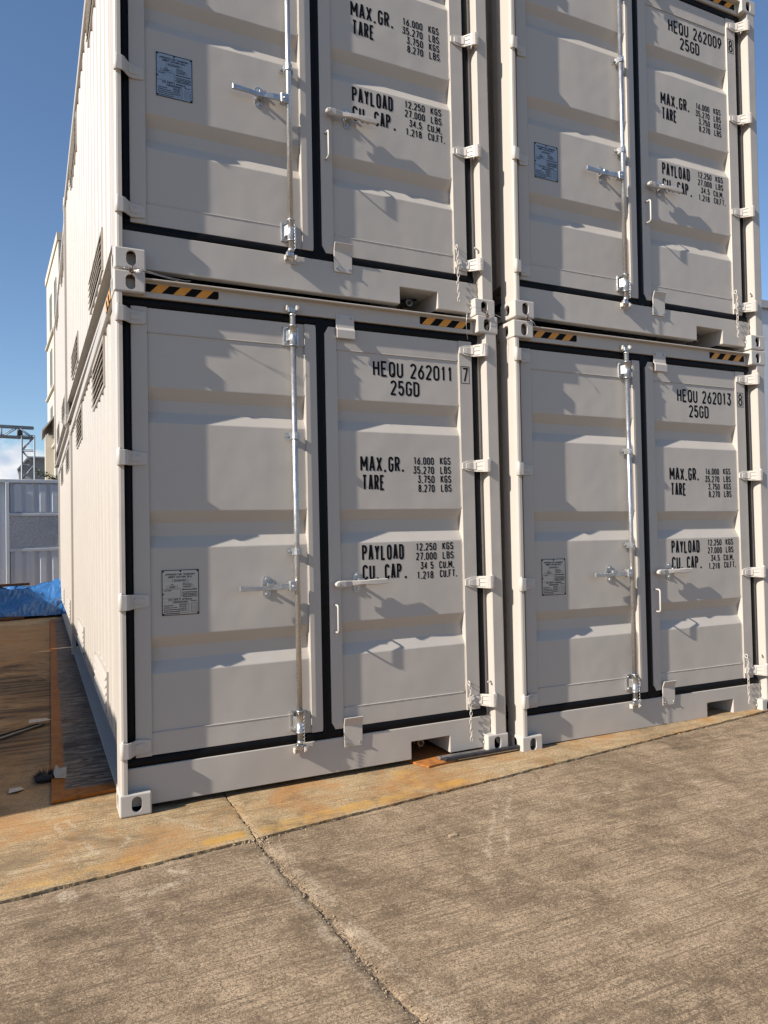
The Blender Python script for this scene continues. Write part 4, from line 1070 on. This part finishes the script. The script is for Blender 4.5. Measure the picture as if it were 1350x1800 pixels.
for i in range(46): bb_('tile_course', -.003, .01, .01, 6.58, .3 + i * .3, .3 + i * .3 + .012, mat='tilegrey') if False else None
lr = bpy.data.objects.new('lean_to_shed', None); C.objects.link(lr); lr.location = (-.02, 33, 0); lr['label'] = 'small cream shed with a dark sloping roof against the tall building'; lr['category'] = 'shed'
ob('wall', MB().box(.0, .5, 0, 3.2, 0, 6.3).mesh('wall', ['cream']), lr)
ob('roof', MB().prism([(-.14, 6.42), (.55, 7.35), (.55, 7.43), (-.16, 6.48)], 'y', -.2, 3.4).mesh('roof', ['tilegrey']), lr)
sh = bpy.data.objects.new('grey_hall', None); C.objects.link(sh); sh.location = (-1.35, 44, 0); sh['label'] = 'low grey hall with a pitched roof seen through the gantry leg'; sh['category'] = 'building'
ob('wall', MB().prism([(0, 0), (2.6, 0), (2.6, 6.3), (.55, 6.3), (0, 5.6)], 'y', 0, 8).mesh('wall', ['tilegrey']), sh)
ob('roof', MB().prism([(-.05, 5.55), (.55, 6.30), (2.7, 6.30), (2.7, 6.40), (.5, 6.40), (-.1, 5.62)], 'y', -.2, 8.1).mesh('roof', ['truss']), sh)
wh = bpy.data.objects.new('white_hall', None); C.objects.link(wh); wh.location = (15.6, 9.0, 0); wh['label'] = 'white hall showing as a sliver at the right edge'; wh['category'] = 'building'
ob('wall', MB().box(0, 12, 0, 8, 0, 7.2).mesh('wall', ['white2']), wh); ob('roof', MB().box(-.1, 12.1, -.1, 8.1, 7.2, 7.4).mesh('roof', ['tilegrey']), wh)

M['leaf'] = plain('sprig_leaf', (0.045, 0.085, 0.022), 0.55, 0, 0.4, 20)
M['twig'] = plain('sprig_twig', (0.09, 0.06, 0.035), 0.8)
pt = bpy.data.objects.new('creeper_sprig', None); C.objects.link(pt); pt.location = (-.10, 20.0, 0); pt['label'] = 'leafy green sprig reaching over the white container roof'; pt['category'] = 'plant'
tw = MB(); lf = MB(); r5 = random.Random(9)
main = [Vector((-.34 + .075 * t, .04 * math.sin(t), 3.52 - .034 * t + .02 * math.sin(t * 1.7))) for t in range(11)]
main = main + [Vector((.55, .0, 2.6)), Vector((.62, .0, .0))]
tw.tube(main, [.006 + .0012 * i for i in range(len(main))], 6)
for i in range(150):
    t = r5.uniform(0, 10); k0 = int(t); p = main[k0].lerp(main[min(k0 + 1, 10)], t - k0) + Vector((r5.gauss(0, .035), r5.gauss(0, .05), r5.gauss(.0, .045)))
    d = Vector((r5.uniform(-1, 1), r5.uniform(-1, 1), r5.uniform(-.6, .8))).normalized(); sd_ = d.cross(Vector((r5.uniform(-1, 1), r5.uniform(-1, 1), 1))).normalized()
    L_ = r5.uniform(.05, .09); w_ = L_ * .32
    lf.add([p, p + d * L_ * .5 + sd_ * w_, p + d * L_, p + d * L_ * .5 - sd_ * w_], [(0, 1, 2, 3)])
ob('stem', tw.mesh('stem', ['twig']), pt); o_ = ob('leaves', lf.mesh('leaves', ['leaf'], recalc=False), pt); o_['kind'] = 'stuff'
